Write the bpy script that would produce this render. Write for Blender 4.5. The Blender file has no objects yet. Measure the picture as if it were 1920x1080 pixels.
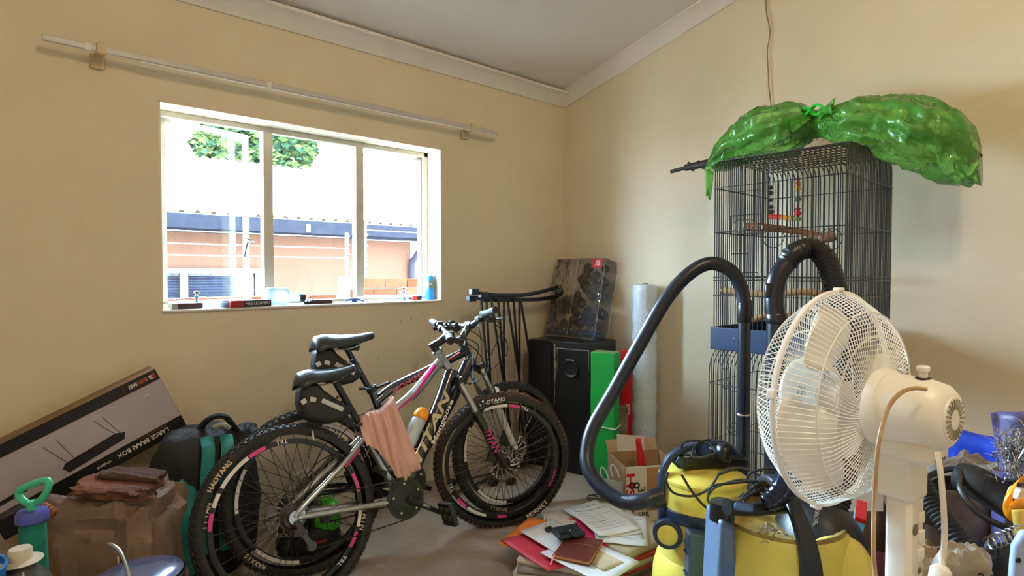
import bpy, bmesh, math, random
from math import sin, cos, pi, radians, sqrt, atan2
from mathutils import Vector, Matrix, Euler, noise as mnoise

sc = bpy.context.scene
C = sc.collection
random.seed(7)
# ------------------------------------------------------------------ camera
FOC, CW, CH = 1100.0, 1920.0, 1080.0
CAM = Vector((-3.22, -2.97, 1.27))
cd = bpy.data.cameras.new('camera'); cam = bpy.data.objects.new('camera', cd); C.objects.link(cam)
cam.location = CAM; cam.rotation_euler = (radians(90 - 1.46), 0, radians(-42.2))
cd.sensor_width = 36.0; cd.lens = FOC / CW * 36.0; cd.clip_start = 0.02; cd.clip_end = 300
sc.camera = cam
# ------------------------------------------------------------------ sky, sun, exposure
wd = bpy.data.worlds.new('world'); sc.world = wd; wd.use_nodes = True
bg = wd.node_tree.nodes['Background']
bg.inputs[0].default_value = (0.55, 0.79, 1.0, 1); bg.inputs[1].default_value = 78.0
sl = bpy.data.lights.new('sun', 'SUN'); sl.energy = 62.0; sl.angle = radians(0.6); sl.color = (1, .93, .82)
so = bpy.data.objects.new('sun', sl); C.objects.link(so)
so.rotation_euler = Vector((0.60, 0.40, -1.0)).to_track_quat('-Z', 'Y').to_euler()
def portal(name, loc, size, direction):
    l = bpy.data.lights.new(name, 'AREA'); l.shape = 'RECTANGLE'; l.size, l.size_y = size
    l.cycles.is_portal = True
    o = bpy.data.objects.new(name, l); C.objects.link(o); o.location = loc
    o.rotation_euler = Vector(direction).to_track_quat('-Z', 'Y').to_euler()
portal('daylight_window', (-1.87, 0.20, 1.57), (1.6, 1.0), (0, -1, 0))
vs = sc.view_settings
vs.view_transform = 'Standard'; vs.look = 'None'; vs.exposure = 0.62; vs.gamma = 1.0; vs.use_curve_mapping = False
sc.render.film_transparent = False

# ------------------------------------------------------------------ helpers
_up = cam.rotation_euler.to_matrix()
RGT, UP, FWD = _up @ Vector((1, 0, 0)), _up @ Vector((0, 1, 0)), _up @ Vector((0, 0, -1))
def ray(u, v): return FWD + RGT * ((u - CW / 2) / FOC) - UP * ((v - CH / 2) / FOC)
def onx(u, v, x): r = ray(u, v); return CAM + r * ((x - CAM.x) / r.x)
def ony(u, v, y): r = ray(u, v); return CAM + r * ((y - CAM.y) / r.y)
def onz(u, v, z): r = ray(u, v); return CAM + r * ((z - CAM.z) / r.z)
def atd(u, v, D): return CAM + ray(u, v) * D
def lin(c): return c / 12.92 if c <= 0.04045 else ((c + 0.055) / 1.055) ** 2.4
def rgb(r, g, b): return (lin(r / 255), lin(g / 255), lin(b / 255))

MATS = {}
def mat(name, col, rough=.5, metal=0., var=.12, scale=9., bump=0., bscale=60., spec=.5, col2=None, clear=0., trans=0., emit=None, detail=4, thin=False):
    if name in MATS: return MATS[name]
    m = bpy.data.materials.new(name); m.use_nodes = True; MATS[name] = m
    nt = m.node_tree; N = nt.nodes; L = nt.links; b = N['Principled BSDF']
    b.inputs['Roughness'].default_value = rough; b.inputs['Metallic'].default_value = metal
    b.inputs['Specular IOR Level'].default_value = spec
    b.inputs['Coat Weight'].default_value = clear
    b.inputs['Transmission Weight'].default_value = trans
    tc = N.new('ShaderNodeTexCoord')
    nz = N.new('ShaderNodeTexNoise'); nz.inputs['Scale'].default_value = scale; nz.inputs['Detail'].default_value = detail
    L.new(tc.outputs['Object'], nz.inputs['Vector'])
    rp = N.new('ShaderNodeValToRGB'); rp.color_ramp.elements[0].position = .3; rp.color_ramp.elements[1].position = .7
    c2 = col2 or tuple(min(1, c * (1 + var)) for c in col)
    c1 = col if col2 else tuple(c * (1 - var) for c in col)
    rp.color_ramp.elements[0].color = (*c1, 1); rp.color_ramp.elements[1].color = (*c2, 1)
    L.new(nz.outputs['Fac'], rp.inputs['Fac']); L.new(rp.outputs['Color'], b.inputs['Base Color'])
    if bump:
        n2 = N.new('ShaderNodeTexNoise'); n2.inputs['Scale'].default_value = bscale; n2.inputs['Detail'].default_value = 5
        L.new(tc.outputs['Object'], n2.inputs['Vector'])
        bp = N.new('ShaderNodeBump'); bp.inputs['Strength'].default_value = bump; bp.inputs['Distance'].default_value = .01
        L.new(n2.outputs['Fac'], bp.inputs['Height']); L.new(bp.outputs['Normal'], b.inputs['Normal'])
    if emit:
        b.inputs['Emission Color'].default_value = (*emit[0], 1); b.inputs['Emission Strength'].default_value = emit[1]
    return m
def film(name, col, opac=.12, rough=.08, col2=None, translucent=0., bump=0., bscale=14.):
    """thin clear or tinted sheet: see-through + gloss, no refraction"""
    if name in MATS: return MATS[name]
    m = bpy.data.materials.new(name); m.use_nodes = True; MATS[name] = m
    nt = m.node_tree; N = nt.nodes; L = nt.links
    for n in list(N): N.remove(n)
    out = N.new('ShaderNodeOutputMaterial')
    tr = N.new('ShaderNodeBsdfTransparent'); tr.inputs[0].default_value = (*(tuple(min(1, c ** .5) for c in col)), 1)
    df = N.new('ShaderNodeBsdfDiffuse'); df.inputs[0].default_value = (*(col2 or col), 1)
    tl = N.new('ShaderNodeBsdfTranslucent'); tl.inputs[0].default_value = (*(col2 or col), 1)
    gl = N.new('ShaderNodeBsdfGlossy'); gl.inputs['Roughness'].default_value = rough
    fr = N.new('ShaderNodeFresnel'); fr.inputs[0].default_value = 1.45
    a = N.new('ShaderNodeMixShader'); a.inputs[0].default_value = translucent
    L.new(df.outputs[0], a.inputs[1]); L.new(tl.outputs[0], a.inputs[2])
    b = N.new('ShaderNodeMixShader'); b.inputs[0].default_value = opac
    L.new(tr.outputs[0], b.inputs[1]); L.new(a.outputs[0], b.inputs[2])
    c = N.new('ShaderNodeMixShader'); L.new(fr.outputs[0], c.inputs[0])
    L.new(b.outputs[0], c.inputs[1]); L.new(gl.outputs[0], c.inputs[2])
    if bump:
        tc = N.new('ShaderNodeTexCoord'); n2 = N.new('ShaderNodeTexNoise'); n2.inputs['Scale'].default_value = bscale; n2.inputs['Detail'].default_value = 3
        L.new(tc.outputs['Object'], n2.inputs['Vector'])
        bp = N.new('ShaderNodeBump'); bp.inputs['Strength'].default_value = bump; bp.inputs['Distance'].default_value = .03
        L.new(n2.outputs['Fac'], bp.inputs['Height'])
        for s in (df, gl, fr): L.new(bp.outputs['Normal'], s.inputs['Normal'])
    L.new(c.outputs[0], out.inputs[0])
    return m

def frame_of(d):
    d = d.normalized(); a = Vector((0, 0, 1)) if abs(d.z) < .9 else Vector((1, 0, 0))
    u = d.cross(a).normalized(); return u, u.cross(d).normalized()
class B:
    """collects geometry; .obj() links it as ONE mesh object"""
    def __init__(s): s.v = []; s.f = []; s.m = []; s.mi = 0
    def add(s, vs, fs):
        o = len(s.v); s.v += [Vector(p) for p in vs]; s.f += [tuple(i + o for i in f) for f in fs]; s.m += [s.mi] * len(fs); return s
    def box(s, c, size, rot=None):
        x, y, z = (q / 2 for q in size); c = Vector(c)
        R = rot.to_matrix() if isinstance(rot, Euler) else (rot if rot is not None else Matrix.Identity(3))
        P = [c + R @ Vector((i * x, j * y, k * z)) for i in (-1, 1) for j in (-1, 1) for k in (-1, 1)]
        return s.add(P, [(0, 1, 3, 2), (4, 6, 7, 5), (0, 4, 5, 1), (2, 3, 7, 6), (0, 2, 6, 4), (1, 5, 7, 3)])
    def tube(s, pts, r, seg=8, closed=False, caps=True, flat=None):
        pts = [Vector(p) for p in pts]; n = len(pts); rs = r if isinstance(r, (list, tuple)) else [r] * n
        P = []; F = []; u = None
        for i in range(n):
            if closed: d = pts[(i + 1) % n] - pts[i - 1]
            else: d = pts[min(i + 1, n - 1)] - pts[max(i - 1, 0)]
            d = d.normalized()
            if u is None: u, w = frame_of(d)
            else:
                u = (u - d * u.dot(d))
                u = u.normalized() if u.length > 1e-6 else frame_of(d)[0]
            w = d.cross(u)
            for k in range(seg):
                a = 2 * pi * k / seg; rr = rs[i]
                P.append(pts[i] + u * (cos(a) * rr) + w * (sin(a) * rr * (flat or 1)))
        m = n if closed else n - 1
        for i in range(m):
            for k in range(seg):
                a = i * seg + k; b_ = i * seg + (k + 1) % seg; c = ((i + 1) % n) * seg + (k + 1) % seg; d_ = ((i + 1) % n) * seg + k
                F.append((a, b_, c, d_))
        if caps and not closed:
            F.append(tuple(range(seg))[::-1]); F.append(tuple((n - 1) * seg + k for k in range(seg)))
        return s.add(P, F)
    def ring(s, c, R, r, axis=(0, 0, 1), n=40, seg=6, sx=1., a0=0., a1=2 * pi):
        u, w = frame_of(Vector(axis)); c = Vector(c); full = abs(a1 - a0 - 2 * pi) < 1e-6
        N = n if full else n + 1
        return s.tube([c + u * (cos(a0 + (a1 - a0) * i / n) * R * sx) + w * (sin(a0 + (a1 - a0) * i / n) * R) for i in range(N)], r, seg, closed=full)
    def lathe(s, prof, seg=24, c=(0, 0, 0), axis=(0, 0, 1), caps=False, sq=1.):
        ax = Vector(axis).normalized(); u, w = frame_of(ax); c = Vector(c); P = []; F = []
        for (r, h) in prof:
            for k in range(seg):
                a = 2 * pi * k / seg; P.append(c + ax * h + u * (cos(a) * r) + w * (sin(a) * r * sq))
        for i in range(len(prof) - 1):
            for k in range(seg):
                F.append((i * seg + k, i * seg + (k + 1) % seg, (i + 1) * seg + (k + 1) % seg, (i + 1) * seg + k))
        if caps: F.append(tuple(range(seg))[::-1]); F.append(tuple((len(prof) - 1) * seg + k for k in range(seg)))
        return s.add(P, F)
    def ball(s, c, r, seg=12, rings=8, sc3=(1, 1, 1)):
        P = []; F = []; c = Vector(c)
        P.append(c + Vector((0, 0, r * sc3[2])))
        for i in range(1, rings):
            t = pi * i / rings
            for k in range(seg):
                a = 2 * pi * k / seg; P.append(c + Vector((sin(t) * cos(a) * r * sc3[0], sin(t) * sin(a) * r * sc3[1], cos(t) * r * sc3[2])))
        P.append(c - Vector((0, 0, r * sc3[2]))); e = len(P) - 1
        for k in range(seg): F.append((0, 1 + k, 1 + (k + 1) % seg)); F.append((e, e - seg + (k + 1) % seg, e - seg + k))
        for i in range(rings - 2):
            for k in range(seg):
                a = 1 + i * seg; F.append((a + k, a + seg + k, a + seg + (k + 1) % seg, a + (k + 1) % seg))
        return s.add(P, F)
    def prism(s, poly, o, ex, ey, ez):
        """polygon (2D list) in plane (ex, ey) at o, extruded by vector ez"""
        o, ex, ey, ez = Vector(o), Vector(ex), Vector(ey), Vector(ez); n = len(poly)
        P = [o + ex * a + ey * b for a, b in poly] + [o + ez + ex * a + ey * b for a, b in poly]
        F = [tuple(range(n))[::-1], tuple(range(n, 2 * n))] + [(i, (i + 1) % n, n + (i + 1) % n, n + i) for i in range(n)]
        return s.add(P, F)
    def grid(s, fn, nu, nv, wrapu=False):
        P = [fn(i / (nu if wrapu else nu - 1), j / (nv - 1)) for i in range(nu) for j in range(nv)]; F = []
        for i in range(nu if wrapu else nu - 1):
            for j in range(nv - 1):
                a = i * nv + j; b_ = ((i + 1) % nu) * nv + j; F.append((a, b_, b_ + 1, a + 1))
        return s.add(P, F)
    def xf(s, M): s.v = [M @ p for p in s.v]; return s
    def obj(s, name, m, parent=None, smooth=40, bevel=0., thick=0., sub=0, label=None, kind=None, fix=True):
        me = bpy.data.meshes.new(name); me.from_pydata([tuple(p) for p in s.v], [], s.f)
        ms = m if isinstance(m, (list, tuple)) else [m]
        for q in ms: me.materials.append(q)
        if len(ms) > 1:
            for p, i in zip(me.polygons, s.m): p.material_index = min(i, len(ms) - 1)
        if fix:
            bm = bmesh.new(); bm.from_mesh(me); bmesh.ops.recalc_face_normals(bm, faces=bm.faces); bm.to_mesh(me); bm.free()
        if smooth:
            for p in me.polygons: p.use_smooth = True
            try: me.set_sharp_from_angle(angle=radians(smooth))
            except Exception: pass
        o = bpy.data.objects.new(name, me); C.objects.link(o)
        if parent: o.parent = parent
        if thick:
            md = o.modifiers.new('thick', 'SOLIDIFY'); md.thickness = thick; md.offset = 0
        if bevel:
            md = o.modifiers.new('bevel', 'BEVEL'); md.width = bevel; md.segments = 2; md.limit_method = 'ANGLE'; md.angle_limit = radians(50)
        if sub:
            md = o.modifiers.new('sub', 'SUBSURF'); md.levels = sub; md.render_levels = sub
        if label: o['label'] = label
        if kind: o['kind'] = kind
        return o
def thing(name, label, cat, loc=(0, 0, 0), rot=(0, 0, 0), group=None):
    o = bpy.data.objects.new(name, None); C.objects.link(o); o.empty_display_size = .05
    o.location = loc; o.rotation_euler = rot; o['label'] = label; o['category'] = cat
    if group: o['group'] = group
    return o
def tag(o, label, cat, group=None):
    o['label'] = label; o['category'] = cat
    if group: o['group'] = group
    return o
def struct(o): o['kind'] = 'structure'; return o
def spline(pts, n=8, closed=False):
    pts = [Vector(p) for p in pts]; out = []; N = len(pts); rng = range(N if closed else N - 1)
    for i in rng:
        p0 = pts[(i - 1) % N] if closed or i else pts[0] * 2 - pts[1]; p1 = pts[i]; p2 = pts[(i + 1) % N]
        p3 = pts[(i + 2) % N] if closed or i + 2 < N else pts[-1] * 2 - pts[-2]
        for k in range(n):
            t = k / n
            out.append(.5 * ((2 * p1) + (p2 - p0) * t + (2 * p0 - 5 * p1 + 4 * p2 - p3) * t * t + (3 * p1 - p0 - 3 * p2 + p3) * t ** 3))
    if not closed: out.append(pts[-1])
    return out
def spline1(xs, n):  # scalar list resampled like spline()
    return [p.x for p in spline([Vector((x, 0, 0)) for x in xs], n)]
_glyph = {}
def text_geo(txt, size=1., bold=0., shear=0.):
    key = (txt, bold, shear)
    if key not in _glyph:
        cu = bpy.data.curves.new('t', 'FONT'); cu.body = txt; cu.align_x = 'CENTER'; cu.align_y = 'CENTER'; cu.offset = bold; cu.shear = shear; cu.resolution_u = 2
        ob = bpy.data.objects.new('t', cu); C.objects.link(ob)
        dg = bpy.context.evaluated_depsgraph_get(); me = bpy.data.meshes.new_from_object(ob.evaluated_get(dg))
        _glyph[key] = ([v.co.copy() for v in me.vertices], [tuple(p.vertices) for p in me.polygons])
        bpy.data.objects.remove(ob); bpy.data.curves.remove(cu); bpy.data.meshes.remove(me)
    v, f = _glyph[key]; return [p * size for p in v], f
def text(b, txt, o, ex, ey, size, bold=.02, shear=0., width=None):
    """flat lettering: baseline direction ex, up ey, centred on o; width stretches it to that length"""
    v, f = text_geo(txt, size, bold, shear); ex = Vector(ex).normalized(); ey = Vector(ey).normalized(); o = Vector(o); k = 1.
    if width and v:
        xs = [p.x for p in v]; k = width / max(1e-6, max(xs) - min(xs))
    b.add([o + ex * (p.x * k) + ey * p.y for p in v], f)
    return b
def arc_text(b, txt, c, R, a0, size, ex, ey, step=None, bold=.02, flip=False):
    """letters round a circle; a0 = middle angle"""
    c, ex, ey = Vector(c), Vector(ex), Vector(ey); st = (step or size * .72) / R; n = len(txt)
    for i, ch in enumerate(txt):
        if ch == ' ': continue
        t = a0 + (-1 if not flip else 1) * (i - (n - 1) / 2) * st
        rd = ex * cos(t) + ey * sin(t); tg = (ex * sin(t) - ey * cos(t)) * (1 if not flip else -1)
        v, f = text_geo(ch, size, bold); u = rd if not flip else -rd
        b.add([c + rd * R + tg * p.x + u * p.y for p in v], f)
    return b
def copy_tree(o, parent=None):
    c = o.copy(); C.objects.link(c)
    if parent: c.parent = parent
    for ch in list(o.children): copy_tree(ch, c)
    return c
def nz3(p, s=1., seed=0.): return mnoise.noise(Vector((p[0] * s + seed, p[1] * s - seed, p[2] * s + 2 * seed)))
# ------------------------------------------------------------------ common materials
M_black = mat('black_plastic', (.012, .013, .015), .38)
M_blackm = mat('black_metal', (.010, .011, .013), .3, .0, spec=.6)
M_rubber = mat('rubber', (.018, .018, .019), .75, bump=.3, bscale=120)
M_steel = mat('steel', (.62, .62, .62), .28, 1.)
M_white = mat('white_paint', (.78, .76, .72), .5, var=.05)
M_whitetext = mat('white_print', (.82, .80, .76), .6, var=.03)
M_cord = mat('black_cord', (.012, .012, .013), .45)
# ------------------------------------------------------------------ room shell
LAMP_W = 42.
M_wall = mat('cream_wall', rgb(222, 207, 180), .75, var=.04, scale=2.2, bump=.12, bscale=45, detail=6)
M_reveal = mat('window_reveal_paint', rgb(232, 216, 188), .6, var=.05, scale=5)
M_ceil = mat('ceiling_board', rgb(228, 222, 214), .8, var=.03, scale=1.5, bump=.03, bscale=20)
M_corn = mat('cornice_paint', rgb(226, 220, 214), .6, var=.04, scale=6)
M_floor = mat('concrete_floor', rgb(160, 146, 134), .7, var=.14, scale=3.5, bump=.15, bscale=90, detail=8)
WX0, WX1, WZ0, WZ1 = -2.625, -1.112, 1.105, 2.03      # window opening
RX0, RY0 = -4.3, -5.0                                  # far sides of the room behind the camera
def ceil_z(y): return 2.575 - .251 * y
def wall_shape(name, boxes):
    b = B()
    for c0, c1 in boxes:
        b.box([(p + q) / 2 for p, q in zip(c0, c1)], [abs(q - p) for p, q in zip(c0, c1)])
    return struct(b.obj(name, M_wall, smooth=0))
T = .22
wl = B()
for (x0, x1, z0, z1) in ((RX0 - T, WX0, -.02, 2.75), (WX1, T, -.02, 2.75), (WX0, WX1, -.02, WZ0 - .012), (WX0, WX1, WZ1, 2.75)):
    wl.box(((x0 + x1) / 2, T / 2, (z0 + z1) / 2), (x1 - x0, T, z1 - z0))
wall_left = struct(wl.obj('wall_left', M_wall, smooth=0))
b = B().prism([(0.0, -.02), (RY0, -.02), (RY0, ceil_z(RY0) + .1), (0.0, ceil_z(0) + .1)], (0, 0, 0), (0, 1, 0), (0, 0, 1), (T, 0, 0))
struct(b.obj('wall_right', M_wall, smooth=0))
b = B().prism([(0.0, -.02), (RY0, -.02), (RY0, ceil_z(RY0) + .1), (0.0, ceil_z(0) + .1)], (RX0 - T, 0, 0), (0, 1, 0), (0, 0, 1), (T, 0, 0))
struct(b.obj('wall_west', M_wall, smooth=0))
# wall behind the camera with a closed door, and a lamp added for warm fill, both out of view
b = B(); DX0, DX1, DZ = -3.4, -2.55, 2.05
for (x0, x1, z0, z1) in ((RX0 - T, DX0, -.02, 3.95), (DX1, T, -.02, 3.95), (DX0, DX1, DZ, 3.95)):
    b.box(((x0 + x1) / 2, RY0 - T / 2, (z0 + z1) / 2), (x1 - x0, T, z1 - z0))
struct(b.obj('wall_rear', M_wall, smooth=0))
dr = struct(B().box(((DX0 + DX1) / 2, RY0 - .06, DZ / 2), (DX1 - DX0, .04, DZ)).obj('door_1', mat('door_wood', rgb(150, 108, 70), .5, bump=.1), smooth=0))
B().lathe([(0, 0), (.025, 0), (.025, .012), (.01, .016), (.01, .05), (.026, .06), (.02, .08), (0, .082)], 14, (DX0 + .07, RY0 - .04, 1.0), (0, 1, 0)).obj('door_knob', M_steel, dr)
LX, LY = -2.5, -3.35; LZ = ceil_z(LY)
lf = thing('fill_lamp', 'warm fill bulb added on a white ceiling rose behind the camera', 'lamp', (LX, LY, LZ))
B().lathe([(0, 0), (.06, 0), (.055, -.03), (.03, -.045), (.02, -.09), (0, -.09)], 20).obj('fill_lamp_rose', M_white, lf)
ll = bpy.data.lights.new('fill_light', 'POINT'); ll.energy = LAMP_W; ll.color = (1, .82, .58); ll.shadow_soft_size = .11
lo = bpy.data.objects.new('fill_light', ll); C.objects.link(lo); lo.location = (LX, LY, LZ - .22)
struct(B().box(((RX0 + 0) / 2, RY0 / 2, -.06), (-RX0 + 2 * T, -RY0 + 2 * T, .12)).obj('floor', M_floor, smooth=0))
b = B().prism([(T, ceil_z(T)), (RY0 - T, ceil_z(RY0 - T)), (RY0 - T, ceil_z(RY0 - T) + .12), (T, ceil_z(T) + .12)], (RX0 - T, 0, 0), (0, 1, 0), (0, 0, 1), (-RX0 + 2 * T, 0, 0))
struct(b.obj('ceiling', M_ceil, smooth=0))
# cornices: cove profile run along the wall
prof = [(0, 0), (.010, 0), (.014, .012), (.03, .035), (.052, .058), (.075, .072), (.085, .074), (.085, .09), (0, .09)]
def cornice(name, p0, p1, n, up):
    p0, p1, n, up = Vector(p0), Vector(p1), Vector(n), Vector(up)
    return struct(B().prism(prof, p0, n, up, p1 - p0).obj(name, M_corn, smooth=30))
cornice('trim_1', (RX0, 0, 2.487), (-.002, 0, 2.487), (0, -1, -.0), (0, 0, 1))
sl_ = Vector((0, -1, .251)).normalized()
cornice('trim_2', (0, 0.0, 2.487), (0, RY0, 2.487 - .251 * RY0), (-1, 0, 0), (0, .251, 1))
# shallow hairline cracks and scuffs on the window wall
M_scuff = mat('scuff', rgb(150, 118, 84), .8)
for (u, v, r) in ((772, 598, .010), (793, 588, .009), (753, 603, .007), (709, 670, .006)):
    p = ony(u, v, 0)
    o = B().ring((p.x, -.0012, p.z), r, .0012, (0, 1, 0), 12, 4, a0=.4, a1=5.2).obj('wall_scuff', M_scuff); o.parent = wall_left
# ------------------------------------------------------------------ window
M_frame = mat('window_frame_paint', rgb(205, 196, 182), .45, var=.06, scale=14)
M_glass = film('clear_glass', (.97, .98, .98), .001, .0)
win = thing('window_1', 'three-light steel window in the cream wall, outer casements swung open', 'window'); del win['label'], win['category']; win['kind'] = 'structure'
# plaster reveal lining the opening
b = B(); rt = .006
b.box(((WX0 + WX1) / 2, T / 2, WZ1 - rt / 2), (WX1 - WX0, T - .002, rt))
b.box((WX0 + rt / 2, T / 2, (WZ0 + WZ1) / 2), (rt, T - .002, WZ1 - WZ0)); b.box((WX1 - rt / 2, T / 2, (WZ0 + WZ1) / 2), (rt, T - .002, WZ1 - WZ0))
b.obj('reveal', M_reveal, win, smooth=0)
M_sill = mat('sill_paint', rgb(226, 220, 212), .5, var=.06, scale=12)
B().box(((WX0 + WX1) / 2, T / 2 - .006, WZ0 - .006), (WX1 - WX0, T + .012, .012)).obj('sill', M_sill, win, bevel=.004)
FY = .155                                              # plane of the steel frame
fx0, fx1, fz0, fz1 = WX0 + .006, WX1 - .006, WZ0 + .002, WZ1 - .006
m1, m2 = -2.140, -1.640                                # mullion centres, tuned below from the photo
m1 = ony(500, 400, FY).x; m2 = ony(671, 400, FY).x
b = B(); fw = .028; fd = .034
b.box(((fx0 + fx1) / 2, FY, fz1 - fw / 2), (fx1 - fx0, fd, fw)); b.box(((fx0 + fx1) / 2, FY, fz0 + .009), (fx1 - fx0, fd, .018))
b.box((fx0 + fw / 2, FY, (fz0 + fz1) / 2), (fw, fd, fz1 - fz0)); b.box((fx1 - fw / 2, FY, (fz0 + fz1) / 2), (fw, fd, fz1 - fz0))
b.obj('frame', M_frame, win, bevel=.003)
for mx in (m1, m2):
    B().box((mx, FY - .004, (fz0 + fz1) / 2), (.050, .05, fz1 - fz0 - .05)).obj('mullion', M_frame, win, bevel=.004)
B().box(((m1 + m2) / 2, FY + .004, (fz0 + fz1) / 2), (m2 - m1 - .03, .004, fz1 - fz0 - .05)).obj('pane', M_glass, win, smooth=0)
M_hdl = mat('handle_bronze', (.03, .025, .02), .35, .6)
def casement(hx, width, ang, side):
    """hinged at hx, opening outwards by ang; side=+1 leaf runs to +x from the hinge"""
    z0, z1 = fz0 + .014, fz1 - .024; bw = .024; b = B()
    b.box((side * width / 2, 0, z1 - bw / 2), (width, .022, bw)); b.box((side * width / 2, 0, z0 + .007), (width, .022, .014))
    b.box((side * bw / 2, 0, (z0 + z1) / 2), (bw, .022, z1 - z0)); b.box((side * (width - bw / 2), 0, (z0 + z1) / 2), (bw, .022, z1 - z0))
    Mx = Matrix.Translation((hx, FY + .016, 0)) @ Matrix.Rotation(side * ang, 4, 'Z')
    s = b.xf(Mx).obj('casement_leaf', M_frame, win, bevel=.003)
    B().box((side * width / 2, .002, (z0 + z1) / 2), (width - .04, .004, z1 - z0 - .04)).xf(Mx).obj('pane', M_glass, s, smooth=0)
    zh = 1.44; hxx = side * (width - .012)
    h = B(); h.lathe([(.0, -.03), (.014, -.03), (.016, -.012), (.012, -.008)], 12, (hxx, 0, zh), (0, 1, 0))
    h.tube(spline([(hxx, -.026, zh), (hxx - side * .02, -.035, zh - .02), (hxx - side * .035, -.035, zh - .085)], 5), [.010, .009, .008, .008, .007, .007, .007, .007, .006, .006, .005], 8)
    h.tube([(hxx, -.018, zh), (hxx + side * .035, -.014, zh - .002)], .004, 6)
    h.xf(Mx).obj('window_handle', M_hdl, s)
    return s
wl_ = m1 - .025 - (fx0 + fw) ; wr_ = (fx1 - fw) - (m2 + .025)
casement(fx0 + fw, wl_, radians(17), 1)
casement(fx1 - fw, wr_, radians(20), -1)

# ------------------------------------------------------------------ curtain rail
M_rail = mat('rail_white', rgb(196, 190, 186), .35, var=.05)
RZ = 2.172
rl = thing('curtain_rail', 'long white curtain rail on two brackets above the window', 'curtain rail', (-1.87, 0, RZ))
rx0, rx1 = -3.03 + 1.87, -.725 + 1.87
B().box(((rx0 + rx1) / 2, -.085, 0), (rx1 - rx0, .012, .026)).obj('rail_track', M_rail, rl, bevel=.004)
B().box(((rx0 + rx1) / 2 + .15, -.085, -.0165), (rx1 - rx0 - .34, .008, .006)).obj('rail_lip', M_white, rl, bevel=.001)
M_brk = mat('bracket_cream', rgb(205, 180, 140), .5)
for u in (190, 886):
    p = ony(u, 110 if u < 500 else 245, -.085); x = p.x + 1.87
    k = B().box((x, -.045, -.004), (.03, .09, .02)).box((x, -.092, .002), (.034, .02, .045)).box((x - .004, -.008, -.03), (.05, .016, .06)).obj('rail_bracket', M_brk, rl, bevel=.004)
    B().lathe([(0, -.012), (.012, -.012), (.012, .0)], 10, (x - .012, -.016, -.045), (0, -1, 0)).obj('screw_knob', M_rail, k)
for u in (165, 505):
    p = ony(u, 130, -.09); B().box((p.x + 1.87, -.085, 0.0), (.022, .016, .029)).obj('rail_joint', M_white, rl, bevel=.002)
# loose wire hanging down the right wall to the cage
wp = [onx(u, v, -.012) for u, v in ((1436, -30), (1437, 20), (1444, 60), (1439, 95), (1441, 140), (1442, 165), (1446, 200), (1450, 240))]
tag(B().tube(spline(wp, 6), .0035, 6).obj('hanging_wire', mat('wire_tan', rgb(150, 112, 66), .5)), 'thin brown wire hanging down the right wall behind the green bag', 'wire')
# ------------------------------------------------------------------ outside the window
def omat(n, c, r=.9, **k): return mat(n, c, max(r, .85), spec=.0, **k)     # matt, weathered outdoor surfaces
M_pave = omat('outside_paving', rgb(196, 190, 182), .8, var=.1, scale=2)
struct(B().box((-1, 9.0, -.42), (40, 17.5, .1)).obj('ground', M_pave, smooth=0))
NY = 5.0
zt = ony(560, 414, NY - .32).z; zb = ony(560, 438, NY - .32).z
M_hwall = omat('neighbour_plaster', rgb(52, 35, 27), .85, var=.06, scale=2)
M_roof = omat('white_sheet_roof', rgb(214, 210, 204), .5, var=.03)
M_rooftip = M_roof
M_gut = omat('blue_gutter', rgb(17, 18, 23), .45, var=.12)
M_nwin = omat('neighbour_window_frame', rgb(70, 66, 60), .6)
M_blind = omat('blue_blind', rgb(25, 34, 50), .5)
nh = thing('neighbour_house', 'pink plastered house with white sheet roof and blue gutter outside the window', 'house', (-1, NY, -.37))
def loc(p): return Vector(p) - Vector((-1, NY, -.37))
nx0, nx1 = ony(-60, 500, NY).x, ony(800, 450, NY - .3).x
wx0 = ony(300, 530, NY).x; wxa = ony(488, 530, NY).x; wz1 = ony(400, 503, NY).z; wz0 = ony(400, 566, NY).z
b = B()
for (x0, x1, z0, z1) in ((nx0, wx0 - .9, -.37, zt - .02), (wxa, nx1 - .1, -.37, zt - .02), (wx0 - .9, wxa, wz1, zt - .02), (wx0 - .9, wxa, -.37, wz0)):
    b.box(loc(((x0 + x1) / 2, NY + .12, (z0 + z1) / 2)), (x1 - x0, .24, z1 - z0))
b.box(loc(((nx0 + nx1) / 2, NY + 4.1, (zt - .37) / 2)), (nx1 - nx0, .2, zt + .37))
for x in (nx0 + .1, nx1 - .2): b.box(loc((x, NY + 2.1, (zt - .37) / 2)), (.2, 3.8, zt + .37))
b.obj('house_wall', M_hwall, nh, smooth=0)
# ribbed sheet roof: trapezoid ribs every 172 mm up the slope
zr = ony(470, 312, NY + 4.0).z + .04; ry = NY - .36; rl_ = 4.36; slope = (zr - zt) / rl_
pr = []; x = nx0 - .2; k = 0
while x < nx1 + .25:
    pr += [(x, 0), (x + .096, 0), (x + .114, .037), (x + .150, .037), (x + .168, 0)]; x += .172
P = []; F = []
for (dy, dz) in ((0, 0), (rl_, zr - zt)):
    P += [loc((a, ry + dy, zt + .012 + dz + c)) for a, c in pr]
for (dy, dz) in ((0, 0), (rl_, zr - zt)):
    P += [loc((a, ry + dy, zt + .004 + dz + c * .9)) for a, c in pr]
n = len(pr)
for i in range(n - 1):
    F.append((i, i + 1, n + i + 1, n + i)); F.append((2 * n + i, 3 * n + i, 3 * n + i + 1, 2 * n + i + 1)); F.append((i, 2 * n + i, 2 * n + i + 1, i + 1))
B().add(P, F).obj('roof', M_roof, nh, smooth=0)
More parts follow.
